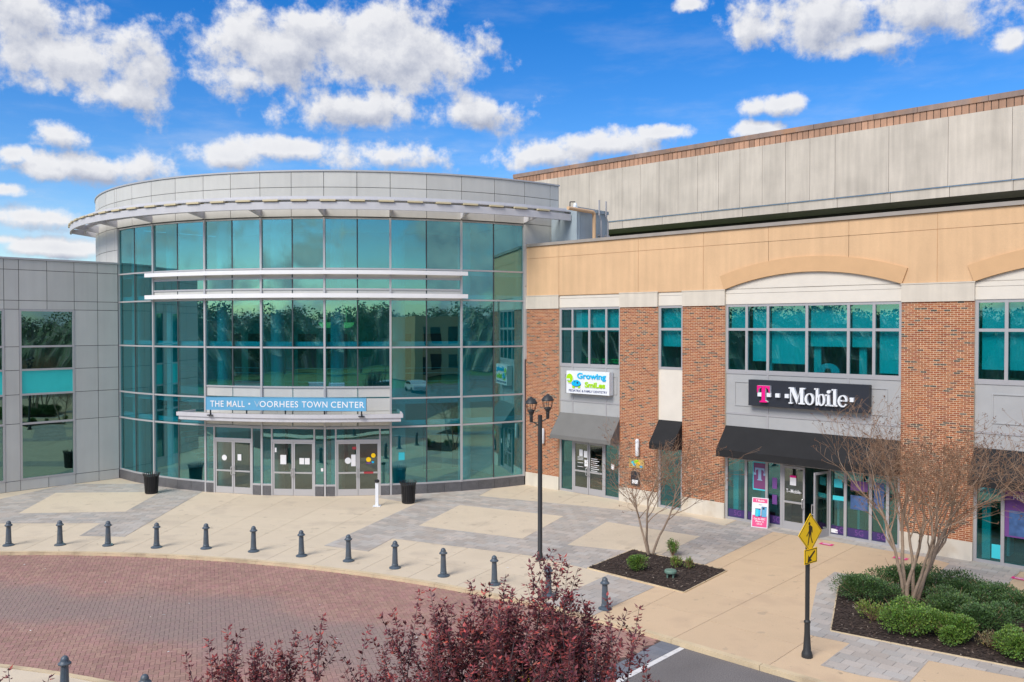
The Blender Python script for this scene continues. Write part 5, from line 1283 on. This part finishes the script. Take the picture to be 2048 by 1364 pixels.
b2 = copy_tree(bn); g = gnd(816.5, 1006); b2.location = (g.x, g.y, .01); b2.rotation_euler = (0, 0, .4); b2['label'] = 'black slatted litter bin right of the entrance doors'
# white call post
g = gnd(754, 1012); e = empty('call_post', (g.x, g.y, 0), 'slim white post with black cap before the right hand door', 'post')
mb = MB(); mb.box(g.x - .16, g.x + .16, g.y - .16, g.y + .16, .0, .02); mb.build('base_plate', M['signwhite'], e)
mb = MB(); mb.box(g.x - .065, g.x + .065, g.y - .05, g.y + .05, .02, 1.0); mb.build('post_body', M['signwhite'], e)
mb = MB(); mb.lathe([(.09, 1.0), (.11, 1.05), (.10, 1.1), (.04, 1.13)], g.x, g.y, 10); mb.build('post_cap', M['black'], e)
# A-frame board
gL = gnd(1502, 1055); gR = gnd(1533, 1058.5); 
AF = Plane(gL, math.degrees(math.atan2(gR.y - gL.y, gR.x - gL.x))); wA = (gR - gL).length; wA = max(.6, min(.72, wA))
e = empty('pavement_sign', (gL.x, gL.y, 0), 'pink and white folding phone advert board beside the shop door', 'sign')
def leaf(side, front):
    mb = MB(); hgt = 1.12; lean = .34
    def P(x, z, o): return AF.at(x, z, (lean * (1 - z / hgt) * .5 - .0) * side - .2 + o)
    def quad(x0, x1, z0, z1, o0, o1): 
        a = [P(x0, z0, o1), P(x1, z0, o1), P(x1, z0, o0), P(x0, z0, o0), P(x0, z1, o1), P(x1, z1, o1), P(x1, z1, o0), P(x0, z1, o0)]; return a
    s_ = side
    mb.hexa(quad(0, wA, .02, hgt, -.012, .012)); b = mb.build('board', M['signwhite'], e)
    o0, o1 = (.012, .015) if s_ > 0 else (-.015, -.012)
    def patch(x0, x1, z0, z1, m, nm='print', k=0):
        mb = MB(); mb.hexa(quad(x0, x1, z0, z1, o0 + .003 * k * s_, o1 + .003 * k * s_)); mb.build(nm, M[m], b)
    patch(.03, wA - .03, .05, .47, 'pink' if front else 'shaded_pink'); patch(.03, wA - .03, .94, 1.09, 'pink' if front else 'shaded_pink')  # rear leaf carries its shade in the print colour
    if front:
        for (x0, x1, z0, z1, m, k) in ((.13, .33, .42, .72, 'navy', 1), (.14, .25, .43, .70, 'cyanp', 2), (.25, .32, .46, .68, 'sky_cyan', 2), (.36, .58, .42, .80, 'navy', 1), (.38, .57, .43, .78, 'sign_blue', 2), (.40, .47, .70, .77, 'signnavy', 3)): patch(x0, min(x1, wA - .05), z0, z1, m, 'phone_picture', k)
        def tx(body, x0, x1, z0, z1, m):
            vs, fs = text_mesh(body, 1, .02, .5); ax = min(v.x for v in vs); bx = max(v.x for v in vs); ay = min(v.y for v in vs); by = max(v.y for v in vs); mb = MB()
            mb.raw([P(x0 + (v.x - ax) / (bx - ax) * (x1 - x0), z0 + (v.y - ay) / (by - ay) * (z1 - z0), .016 + (.004 if v.z > 0 else 0)) for v in vs], fs); mb.build('lettering', M[m], b)
        tx('T Mobile', .14, wA - .14, .98, 1.05, 'white_print'); tx('Get the EPIC', .09, wA - .09, .31, .38, 'white_print'); tx('iPhone 12', .15, wA - .15, .22, .29, 'white_print'); tx('ON US', .2, wA - .2, .13, .19, 'white_print'); tx('iPhone 12', .26, wA - .22, .85, .89, 'frame_grey')
leaf(1, True); leaf(-1, False)
# pink floor stickers
for (px_, py_, ang, lab) in ((1653, 1089, -42.85, 'pink floor sticker on the slabs before the open shop door'), (1801, 1117, -42.85, 'pink floor sticker behind the bare tree stems'), (2040, 1158, -42.85, 'pink floor sticker at the right edge of the picture')):
    g = gnd(px_, py_); pl = Plane(g, ang); e = empty('floor_sticker', (g.x, g.y, 0), lab, 'floor sticker', 'pink floor stickers outside the phone shop')
    P = lambda x, y, z: Vector((g.x + pl.u.x * x - pl.n.x * y, g.y + pl.u.y * x - pl.n.y * y, z))
    mb = MB(); mb.raw([P(-.22, -.13, .014), P(.22, -.13, .014), P(.22, .13, .014), P(-.22, .13, .014)], [(0, 1, 2, 3)]); mb.build('sticker_sheet', M['magenta'], e)
    mb = MB()
    for k in (-.05, .03): mb.raw([P(-.14, k, .018), P(.14, k, .018), P(.14, k + .04, .018), P(-.14, k + .04, .018)], [(0, 1, 2, 3)])
    mb.build('sticker_print', M['paper'], e)
# green drain cap in the small bed
g = gnd(1341, 1156); e = empty('utility_cap', (g.x, g.y, 0), 'round green plastic utility cap in the small mulch bed', 'utility cap')
mb = MB()
for k in range(4):
    a = k * math.pi / 2 + .5; mb.tube((g.x + .12 * math.cos(a), g.y + .12 * math.sin(a), .02), (g.x + .12 * math.cos(a), g.y + .12 * math.sin(a), .17), .025, n=6)
mb.build('leg', M['green_cap'], e)
mb = MB(); mb.lathe([(.17, .16), (.185, .17), (.185, .22), (.16, .25), (.05, .26)], g.x, g.y, 16); mb.build('lid', M['green_cap'], e)

# ------------------------------------------------------------------ planting beds
def bed(name, poly, zt, label):
    if area(poly) < 0: poly = poly[::-1]
    mb = MB(); xs = [p[0] for p in poly]; ys = [p[1] for p in poly]
    for t in tessellate_polygon([[Vector((p[0], p[1], 0)) for p in poly]]):
        P = [poly[i] for i in t]
        if area(P) < 0: P = P[::-1]
        mb.face([(p[0], p[1], zt) for p in P])
    b = mb.build(name, M['mulch']); tag(b, None, None, None, 'structure')
    ch = MB(); A = abs(area(poly)); n = int(A * 260); k = 0
    while k < n:
        x = rnd.uniform(min(xs), max(xs)); y = rnd.uniform(min(ys), max(ys))
        if not pt_in((x, y), poly): continue
        k += 1; a = rnd.random() * 6.28; l = rnd.uniform(.02, .055); w = rnd.uniform(.008, .02); c, s = math.cos(a), math.sin(a); z = zt + rnd.uniform(.002, .03)
        v = rnd.random(); col = (.05, .033, .025) if v < .55 else ((.09, .06, .045) if v < .82 else ((.03, .02, .016) if v < .96 else (.30, .24, .19)))
        dz = rnd.uniform(-.02, .02)
        ch.face([(x - c * l - s * w, y - s * l + c * w, z), (x - c * l + s * w, y - s * l - c * w, z), (x + c * l + s * w, y + s * l - c * w, z + dz), (x + c * l - s * w, y + s * l + c * w, z + dz)], col)
    tag(ch.build('mulch_chips', M['chip'], None, origin=(xs[0], ys[0], zt)), None, None, None, 'stuff')
    # edging
    e = MB()
    for i in range(len(poly)):
        p = Vector(poly[i]); q = Vector(poly[(i + 1) % len(poly)]); d = (q - p).normalized(); nn_ = Vector((d.y, -d.x)) * .03
        quad_ = [(p + nn_), (q + nn_), q, p]
        if area(quad_) < 0: quad_ = quad_[::-1]
        e.prism([(a.x, a.y) for a in quad_], .0, zt + .012)
    e.build('bed_edging', M['kerb'], b)
    return b
bedS = GP((1265.8, 1100.6), (1176.4, 1137.2), (1367, 1185.6), (1453, 1142))
bed('planting_bed', bedS, .022, '')
bed('planting_bed', bedA, .022, '')

def leafcol(base, v, r_=rnd):
    k = r_.uniform(1 - v, 1 + v); return tuple(max(0, c * k * r_.uniform(.85, 1.15)) for c in base)
def add_leaf(mb, p, d, up, l, w, col):
    d = d.normalized(); s = d.cross(up)
    if s.length < 1e-3: s = d.orthogonal()
    s.normalize(); m = p + d * l * .45; nrm = s.cross(d) * w * .25
    mb.raw([p, m + s * w * .5 - nrm, p + d * l, m - s * w * .5 - nrm, m], [(0, 1, 4), (1, 2, 4), (2, 3, 4), (3, 0, 4)], col)
def shrub(px, py, rx, rz, label, base, n=2600, lean=0.0, loose=False, ry=None):
    g = gnd(px, py); ry = ry or rx * .9; rs_ = random.Random(int(px * 7 + py))
    e = empty('shrub', (g.x, g.y, .02), label, 'shrub', 'low shrubs in the planting beds')
    mb = MB(); lob = [(rs_.uniform(-.45, .45), rs_.uniform(-.45, .45), rs_.uniform(.35, .65), rs_.uniform(.5, .8)) for _ in range(7)] + [(0, 0, .45, .85)]
    for k in range(n):
        lx_, ly_, lz_, lr = rs_.choice(lob)
        u = Vector((rs_.gauss(0, 1), rs_.gauss(0, 1), rs_.gauss(.25, 1))).normalized(); r_ = lr * (rs_.random() ** (.22 if not loose else .6)) * rs_.uniform(.86, 1.1)
        p = Vector((g.x + (lx_ + u.x * r_ * .62) * rx, g.y + (ly_ + u.y * r_ * .62) * ry, .02 + max(.02, (lz_ + u.z * r_ * .55)) * rz))
        dd2 = (u + Vector((rs_.gauss(0, .5), rs_.gauss(0, .5), rs_.gauss(.45, .5)))).normalized()
        b = leafcol(base, .35, rs_)
        if rs_.random() < .14: b = (b[0] * 1.9, b[1] * 1.6, b[2] * 1.1)
        add_leaf(mb, p, dd2, Vector((0, 0, 1)), rs_.uniform(.035, .06), rs_.uniform(.026, .042), b)
    tag(mb.build('foliage', M['leaf'], e), kind='stuff')
    mb = MB()
    for k in range(14 if not loose else 26):
        a = rs_.random() * 6.28; q = rs_.uniform(.3, .85); mb.tube((g.x, g.y, 0), (g.x + math.cos(a) * rx * q, g.y + math.sin(a) * ry * q, rz * rs_.uniform(.6, 1.0)), .012, .004, n=4, caps=False)
    mb.build('stem', M['twig'], e)
DG = (.055, .115, .034); MG = (.10, .19, .03); YG = (.13, .20, .028)
shrub(1276, 1142, .42, .50, 'bright green shrub at the left of the small mulch bed', MG, 1900)
shrub(1345, 1112, .32, .55, 'loose upright green shrub behind the tree stem in the small bed', MG, 700, loose=True)
shrub(1352, 1136, .26, .42, 'small yellow green shrub by the green utility cap', YG, 480, loose=True)
shrub(1378, 1139, .2, .36, 'smallest yellow green sprig right of the utility cap', YG, 300, loose=True)
sh = [(1730, 1205, .95, .80, 'dark green shrub at the far left corner of the large bed', DG, 3800), (1800, 1185, .85, .82, 'dark green shrub behind the left side of the tree stems', DG, 3000),
      (1875, 1192, .95, .80, 'dark green shrub just right of the tree stems', DG, 3200), (1935, 1205, .7, .70, 'dark green shrub in the back row right of the tree', DG, 2400),
      (1995, 1225, .95, .75, 'broad dark shrub in the back row near the right edge', DG, 3400), (2070, 1245, .95, .75, 'dark shrub cut by the right edge in the back row', DG, 2400),
      (1745, 1243, .50, .55, 'thin yellow green shrub with bare twigs at the left front', YG, 900), (1820, 1270, .72, .80, 'rounded mid green shrub before the tree stems', MG, 3600),
      (1905, 1240, .85, .78, 'mid green shrub in the middle of the large bed', (.055, .11, .03), 3400), (1905, 1285, .62, .62, 'low rounded yellow green shrub in the front row', MG, 2600),
      (1975, 1265, .75, .72, 'dark green shrub behind the sparse reddish plant', DG, 2800), (1980, 1298, .4, .4, 'sparse reddish green plant in the front row', (.14, .13, .06), 420), (2040, 1318, .62, .72, 'mid green shrub at the lower right corner', MG, 2600)]
for a in sh: shrub(a[0], a[1], a[2] * (1.32 if a[6] > 2700 else 1.15), a[3] * 1.0, a[4], a[5], int(a[6] * (2.1 if a[6] > 1000 else 1)), loose=a[6] < 1000)

# ------------------------------------------------------------------ trees
def grow(segs, tips, p, d, L_, r, lvl, P, rs_):
    n = max(2, int(L_ / P['step'][lvl])); q = Vector(p); dd3 = d.normalized(); r0 = r
    kids = []
    for i in range(n):
        jit = P['jit'][lvl]; dd3 = (dd3 + Vector((rs_.gauss(0, jit), rs_.gauss(0, jit), rs_.gauss(0, jit * .6) + P['up'][lvl]))).normalized()
        q2 = q + dd3 * (L_ / n); r1 = max(P['rmin'], r * (1 - P['taper'][lvl] * (i + 1) / n))
        segs.append((q.copy(), q2.copy(), r0, r1, lvl)); q = q2; r0 = r1
        f = (i + 1) / n
        if lvl < P['levels'] - 1 and f >= P['start'][lvl]: kids.append((q.copy(), dd3.copy(), r1, f))
    tips.append((q.copy(), dd3.copy(), lvl))
    if lvl >= P['levels'] - 1 or not kids: return
    cnt = P['kids'][lvl]
    for k in range(cnt):
        b, bd, br, f = kids[min(len(kids) - 1, int(rs_.random() * len(kids)))] if k > 1 else kids[-1]
        ax = bd.orthogonal().normalized(); ax.rotate(Matrix.Rotation(rs_.random() * 6.283, 3, bd)); nd = bd.copy(); nd.rotate(Matrix.Rotation(R(rs_.uniform(*P['ang'][lvl])), 3, ax))
        grow(segs, tips, b, nd, L_ * rs_.uniform(*P['len'][lvl]), br * P['rk'][lvl], lvl + 1, P, rs_)
def tube_poly(mb, s, n):
    mb.tube(s[0], s[1], s[2], s[3], n=n, caps=False)
def crape(g, hgt, spread, nst, seed, label, name='bare_tree', group='bare crape trees in the beds', seeds=True, stem_r=.055, trunkh=.34, kk=1.0, wide=False):
    rs_ = random.Random(seed); e = empty(name, (g.x, g.y, 0), label, 'tree', group)
    P = dict(levels=4, step=[.22, .2, .16, .13], jit=[.05, .08, .12, .16], up=[.035, .05, .07, .06], taper=[.5, .6, .6, .5], start=[.55, .3, .25, 1], kids=[int(7 * kk), int(7 * kk), int(6 * kk), 0],
             ang=[(8, 24), (14, 38), (22, 58), (0, 0)] if not wide else [(18, 48), (20, 52), (22, 60), (0, 0)], len=[(.45, .75), (.40, .68), (.32, .6), (0, 0)], rk=[.60, .56, .52, .5], rmin=.0036)
    segs = []; tips = []
    for k in range(nst):
        a = 6.283 * k / nst + rs_.uniform(-.4, .4); ln = rs_.uniform(.09, .30) * spread
        grow(segs, tips, Vector((g.x + .10 * math.cos(a), g.y + .10 * math.sin(a), .0)), Vector((math.cos(a) * ln, math.sin(a) * ln, 1)), hgt * rs_.uniform(.52, .62), stem_r * rs_.uniform(.8, 1.15), 0, P, rs_)
    # keep the tree to its height
    zmax = max(s[1].z for s in segs); k = hgt / zmax
    def fz(v): return Vector((v.x, v.y, v.z * k))
    tr = MB(); br = MB(); tw = MB()
    for s in segs:
        s2 = (fz(s[0]), fz(s[1]), s[2], s[3])
        if s[4] == 0: tube_poly(tr, s2, 9)
        elif s[4] == 1: tube_poly(br, s2, 6)
        else: tube_poly(tw, s2, 3)
    smooth_angle(tr.build('trunk', M['bark'], e), 60); br.build('branches', M['bark'], e)
    c = tw.build('crown', M['twig'], e); tag(c, kind='stuff')
    if seeds:
        sd = MB()
        for (q, dq, lv) in tips:
            if lv < 3 or rs_.random() < .35: continue
            q = fz(q)
            for j in range(7):
                o = Vector((rs_.gauss(0, .022), rs_.gauss(0, .022), rs_.gauss(.01, .025))); r_ = rs_.uniform(.007, .013); a = q + o
                sd.raw([a + Vector((r_, 0, 0)), a + Vector((-r_ * .5, r_ * .8, 0)), a + Vector((-r_ * .5, -r_ * .8, 0)), a + Vector((0, 0, r_ * 1.3)), a - Vector((0, 0, r_ * 1.3))], [(0, 1, 3), (1, 2, 3), (2, 0, 3), (1, 0, 4), (2, 1, 4), (0, 2, 4)])
        tag(sd.build('seed_heads', M['seed'], e), kind='stuff')
    return e
crape(gnd(1300, 1109), 4.6, 1.25, 3, 11, 'slender leafless tree with spreading twigs in the small mulch bed', stem_r=.045, kk=1.15, wide=True)
crape(gnd(1820, 1214), 5.95, .8, 7, 5, 'large leafless many stemmed tree before the phone shop', stem_r=.06)
crape(gnd(2150, 1240), 5.4, .8, 5, 8, 'leafless tree reaching in from the right edge', stem_r=.06, kk=.86)
# purple plum trees close to the camera
def plum(cx_, cy_, top, wid, seed, label, nshoots, leaves_obj=0, spires=()):
    rs_ = random.Random(seed); e = empty('plum_tree', (cx_, cy_, 0), label, 'tree', 'purple leaved plum trees in the foreground')
    tr = MB(); br = MB(); lv = MB(); lobj = []
    tr.tube((cx_, cy_, 0), (cx_ + .03, cy_, 1.0), .09, .075, 10, caps=False); tr.tube((cx_ + .03, cy_, 1.0), (cx_, cy_ + .02, 1.7), .075, .06, 10, caps=False)
    tr.build('trunk', M['pbark'], e)
    PC = [(.17, .040, .042), (.20, .050, .050), (.12, .032, .036), (.24, .075, .07), (.15, .050, .055)]
    def shoot(p, d, L_, r, dens):
        n = max(3, int(L_ / .07)); q = p.copy(); dd4 = d.normalized()
        for i in range(n):
            dd4 = (dd4 + Vector((rs_.gauss(0, .05), rs_.gauss(0, .05), .035))).normalized(); q2 = q + dd4 * (L_ / n)
            br.tube(q, q2, max(.003, r * (1 - i / n)), max(.003, r * (1 - (i + 1) / n)), n=4, caps=False)
            f = i / n
            if q2.z > top * .45:
                for j in range(dens):
                    a = rs_.random() * 6.283; o = dd4.orthogonal().normalized(); o.rotate(Matrix.Rotation(a, 3, dd4))
                    ld = (o + dd4 * rs_.uniform(.1, .9) + Vector((0, 0, rs_.uniform(-.4, .1)))).normalized(); c = leafcol(rs_.choice(PC), .3, rs_)
                    if f > .85 and rs_.random() < .35: c = (c[0] * 1.9, c[1] * 1.3, c[2] * 1.1)
                    elif rs_.random() < .06: c = (c[0] * 2.2, c[1] * 1.5, c[2] * 1.2)
                    lobj.append((q2 + o * .008 - dd4 * rs_.random() * .05, ld, rs_.uniform(.045, .080), rs_.uniform(.024, .038), c))
            q = q2
    for k in range(nshoots):
        a = rs_.random() * 6.283; rad = wid * .5 * math.sqrt(rs_.random()); x = cx_ + math.cos(a) * rad; y = cy_ + math.sin(a) * rad * .75
        f = rad / (wid * .5)
        zt_ = top * (1 - .05 - .20 * f * f) - rs_.random() * .75 * (.3 + f)
        L_ = rs_.uniform(.7, 1.5)
        if k < len(spires): y = cy_ + rs_.uniform(-.25, .25); x = (spires[k][0] - 1024) / 1680 * y; zt_ = CAMH - (spires[k][1] - 652) / 1680 * y; L_ = rs_.uniform(.9, 1.3)
        else: zt_ = min(zt_, top * .93 - .12)
        d = Vector(((x - cx_) * .35 / wid, (y - cy_) * .35 / wid, 1)) + Vector((rs_.gauss(0, .12), rs_.gauss(0, .12), 0))
        p = Vector((x, y, zt_)) - d.normalized() * L_
        # limb from the trunk to the shoot base
        m_ = Vector((cx_ + (p.x - cx_) * .4, cy_ + (p.y - cy_) * .4, 1.7 + (p.z - 1.7) * .35))
        br.tube((cx_, cy_, 1.6), m_, .035, .022, 6, caps=False); br.tube(m_, p, .022, .012, 5, caps=False)
        shoot(p, d, L_, .010, 6)
        for j in range(rs_.randint(2, 4)):
            t = rs_.uniform(.05, .65); b = p + d.normalized() * L_ * t; a2 = rs_.random() * 6.283
            shoot(b, Vector((math.cos(a2) * .7, math.sin(a2) * .7, 1.0)), rs_.uniform(.2, .55), .006, 6)
    br.build('branches', M['pbark'], e)
    lobj.sort(key=lambda a: a[0].y - a[0].z * .3)
    m = 0
    for (p, ld, l, w, c) in lobj:
        if m < leaves_obj and abs(p.x) < .6 * p.y and CAMH - p.z < .40 * p.y:
            one = MB(); add_leaf(one, p, ld, Vector((0, 0, 1)), l, w, c); one.build('leaf', M['plum'], e); m += 1
        else: add_leaf(lv, p, ld, Vector((0, 0, 1)), l, w, c)
    tag(lv.build('crown', M['plum'], e), kind='stuff')
    print('plum leaves', len(lobj))
plum(.0, 9.3, 5.08, 3.5, 21, 'large purple leaved plum tree at the bottom centre', 165, 300, [(795, 1188), (862, 1183), (905, 1205), (950, 1163), (985, 1172), (1022, 1182), (1064, 1112), (1106, 1100), (1135, 1128), (1165, 1186), (1205, 1240), (1242, 1196), (1280, 1215), (1330, 1300), (708, 1255), (745, 1215), (1045, 1150), (1090, 1150)])
plum(-2.92, 9.3, 4.45, 1.85, 22, 'smaller purple plum tree at the bottom left of centre', 75, 150, [(640, 1233), (612, 1268), (578, 1272), (545, 1300), (482, 1290), (425, 1262), (385, 1288), (360, 1312)])
plum(-5.4, 9.3, 4.15, 1.0, 23, 'tip of a purple plum tree at the bottom left corner', 7, 0)

# ------------------------------------------------------------------ across the road, seen in the glass
wd = MB(); rw = random.Random(4)
def wtop(a): return 10.2 + .9 * math.sin(a * 7 + 1) + .7 * math.sin(a * 17) + .5 * math.sin(a * 53) + .35 * math.sin(a * 131) + .25 * math.sin(a * 290)
nseg = 900
for k in range(nseg):
    a0 = -1.9 + 3.8 * k / nseg; a1 = a0 + 3.8 / nseg; pr_k = None
    for j in range(5):
        def pt(a, j): 
            q = j / 5; rd = 84 + 10 * q + .9 * math.sin(a * 90 + j * 2) + .7 * math.sin(a * 210 + j * 5); return (math.sin(a) * rd, -math.cos(a) * rd, (wtop(a) - .5) * (j / 5) ** .8)
        g_c = rw.uniform(.7, 1.2); wd.face([pt(a0, j), pt(a0, j + 1), pt(a1, j + 1), pt(a1, j)], (.22 * g_c, .25 * g_c, .15 * g_c) if rw.random() < .6 else (.29 * g_c, .26 * g_c, .20 * g_c))
for k in range(42000):
    a = rw.uniform(-1.9, 1.9); rad = rw.uniform(82, 95); x = math.sin(a) * rad; y = -math.cos(a) * rad
    top_ = wtop(a) + rw.gauss(0, .25); z = top_ * (1 - .5 * rw.random() ** 2.2)
    s = rw.uniform(.08, .24); u = Vector((rw.gauss(0, 1), rw.gauss(0, 1), rw.gauss(0, 1))).normalized(); p = Vector((x, y, z)); q = u.orthogonal().normalized() * s; w_ = u.cross(q).normalized() * s
    g_c = rw.uniform(.6, 1.4); wd.face([p - q, p - w_, p + q, p + w_], (.26 * g_c, .30 * g_c, .17 * g_c) if rw.random() < .5 else (.34 * g_c, .30 * g_c, .24 * g_c))
tag(wd.build('woodland', M['leaf'], None, origin=(0, -85, 0)), 'dark wooded belt behind the viewer, mirrored in the glass', None, None, 'stuff')

def far_tree(x, y, h, seed, label, green):
    h *= .78; rs_ = random.Random(seed); e = empty('background_tree', (x, y, 0), label, 'tree', 'trees across the road mirrored in the glass')
    if green:
        mb = MB(); mb.tube((x, y, 0), (x, y, h * .5), .25, .12, 8); mb.build('trunk', M['bark'], e); mb = MB()
        for k in range(5000):
            u = Vector((rs_.gauss(0, 1), rs_.gauss(0, 1), rs_.gauss(0, 1))).normalized(); r_ = rs_.random() ** .3 * rs_.uniform(.75, 1.1)
            p = Vector((x + u.x * r_ * h * .3, y + u.y * r_ * h * .3, h * .6 + u.z * r_ * h * .42)); s = rs_.uniform(.1, .22); a = u.orthogonal().normalized() * s; b = u.cross(a).normalized() * s; mb.face([p - a, p - b, p + a, p + b])
        tag(mb.build('crown', M['tree_green'], e), kind='stuff'); return
    P = dict(levels=4, step=[1, .7, .5, .4], jit=[.03, .08, .12, .16], up=[.03, .04, .04, .03], taper=[.6, .6, .6, .5], start=[.35, .25, .2, 1], kids=[9, 6, 5, 0], ang=[(25, 55), (25, 50), (25, 60), (0, 0)], len=[(.4, .7), (.4, .65), (.35, .6), (0, 0)], rk=[.55, .5, .5, .5], rmin=.015)
    segs = []; tips = []; grow(segs, tips, Vector((x, y, 0)), Vector((0, 0, 1)), h * .62, .22, 0, P, rs_); tr = MB(); tw = MB()
    for s in segs: tube_poly(tr if s[4] == 0 else tw, s, 6 if s[4] == 0 else 3)
    tr.build('trunk', M['bark'], e); tag(tw.build('crown', M['twig'], e), kind='stuff')
ft = [(-45, -62, 11, 1), (-33, -55, 13, 0), (-22, -66, 12, 1), (-10, -58, 12, 0), (3, -64, 13, 1), (14, -56, 12, 0), (26, -62, 13, 1), (38, -52, 11, 0), (52, -58, 13, 1), (-60, -48, 12, 0), (-72, -30, 12, 1), (66, -40, 12, 1)]
for k, (x, y, h, gr) in enumerate(ft): far_tree(x, y, h, 50 + k, ('dense evergreen ' if gr else 'bare tall ') + 'tree number %s beyond the parked cars behind the viewer' % ordn[k] if k < 13 else 'x', gr)
def make_car():
    e = empty('parked_car', (0, 0, 0), 'x', 'car', 'cars parked behind the viewer', local=True)
    P = Plane((0, 0), 0); prof = [(-2.2, .35), (2.15, .35), (2.2, .7), (2.0, .88), (1.1, .98), (.45, 1.42), (-1.0, 1.45), (-1.75, 1.0), (-2.15, .92)]
    mb = MB(); n = len(prof)
    mb.raw([(x, -.85, z) for x, z in prof] + [(x, .85, z) for x, z in prof], [tuple(range(n)), tuple(range(2 * n - 1, n - 1, -1))] + [(i, i + n, (i + 1) % n + n, (i + 1) % n) for i in range(n)]); mb.build('body', M['car_white'], e)
    mb = MB(); mb.raw([(.95, -.87, 1.0), (.42, -.87, 1.36), (-.95, -.87, 1.38), (-1.5, -.87, 1.02), (.95, .87, 1.0), (.42, .87, 1.36), (-.95, .87, 1.38), (-1.5, .87, 1.02)], [(0, 1, 2, 3), (7, 6, 5, 4), (0, 4, 5, 1), (3, 2, 6, 7)]); mb.build('window', M['car_glass'], e)
    for x in (-1.35, 1.35):
        for y in (-.8, .8): mb = MB(); mb.tube((x, y - .1, .32), (x, y + .1, .32), .32, n=14); mb.build('wheel', M['rubber'], e)
    return e
car = make_car()
for k, (x, y, a) in enumerate(sorted(((-22, -17, 80), (-14, -18, 85), (-3, -17, 92), (5, -18, 88), (16, -17, 95), (27, -18, 90), (-18, -17.5, 84), (-8.5, -17.5, 93), (10, -17, 90), (21, -18, 86), (-26, -16, 70), (-6, -21, 3), (2, -21, 0)))):
    e = car if k == 0 else copy_tree(car); e.location = (x, y, ROAD - .02); e.rotation_euler = (0, 0, R(a)); e['label'] = '%s white car from the left in the car park behind the viewer' % ordn[k]
fb = empty('opposite_building', (40, -30, 0), 'plain brick and render building across the road behind the viewer', 'building')
OB = Plane((22, -34), 172)
mb = MB(); mb.pbox(OB, -30, 0, 0, 9, -12, 0); mb.build('wall', M['brick_far'] if 'brick_far' in M else M['tan_arch'], fb)
for k in range(8):
    for z in (1, 5):
        mb = MB(); mb.pbox(OB, -28.5 + k * 3.6, -26.5 + k * 3.6, z, z + 2.4, 0, .05); mb.build('window', M['dteal'] if False else M['car_glass'], fb)
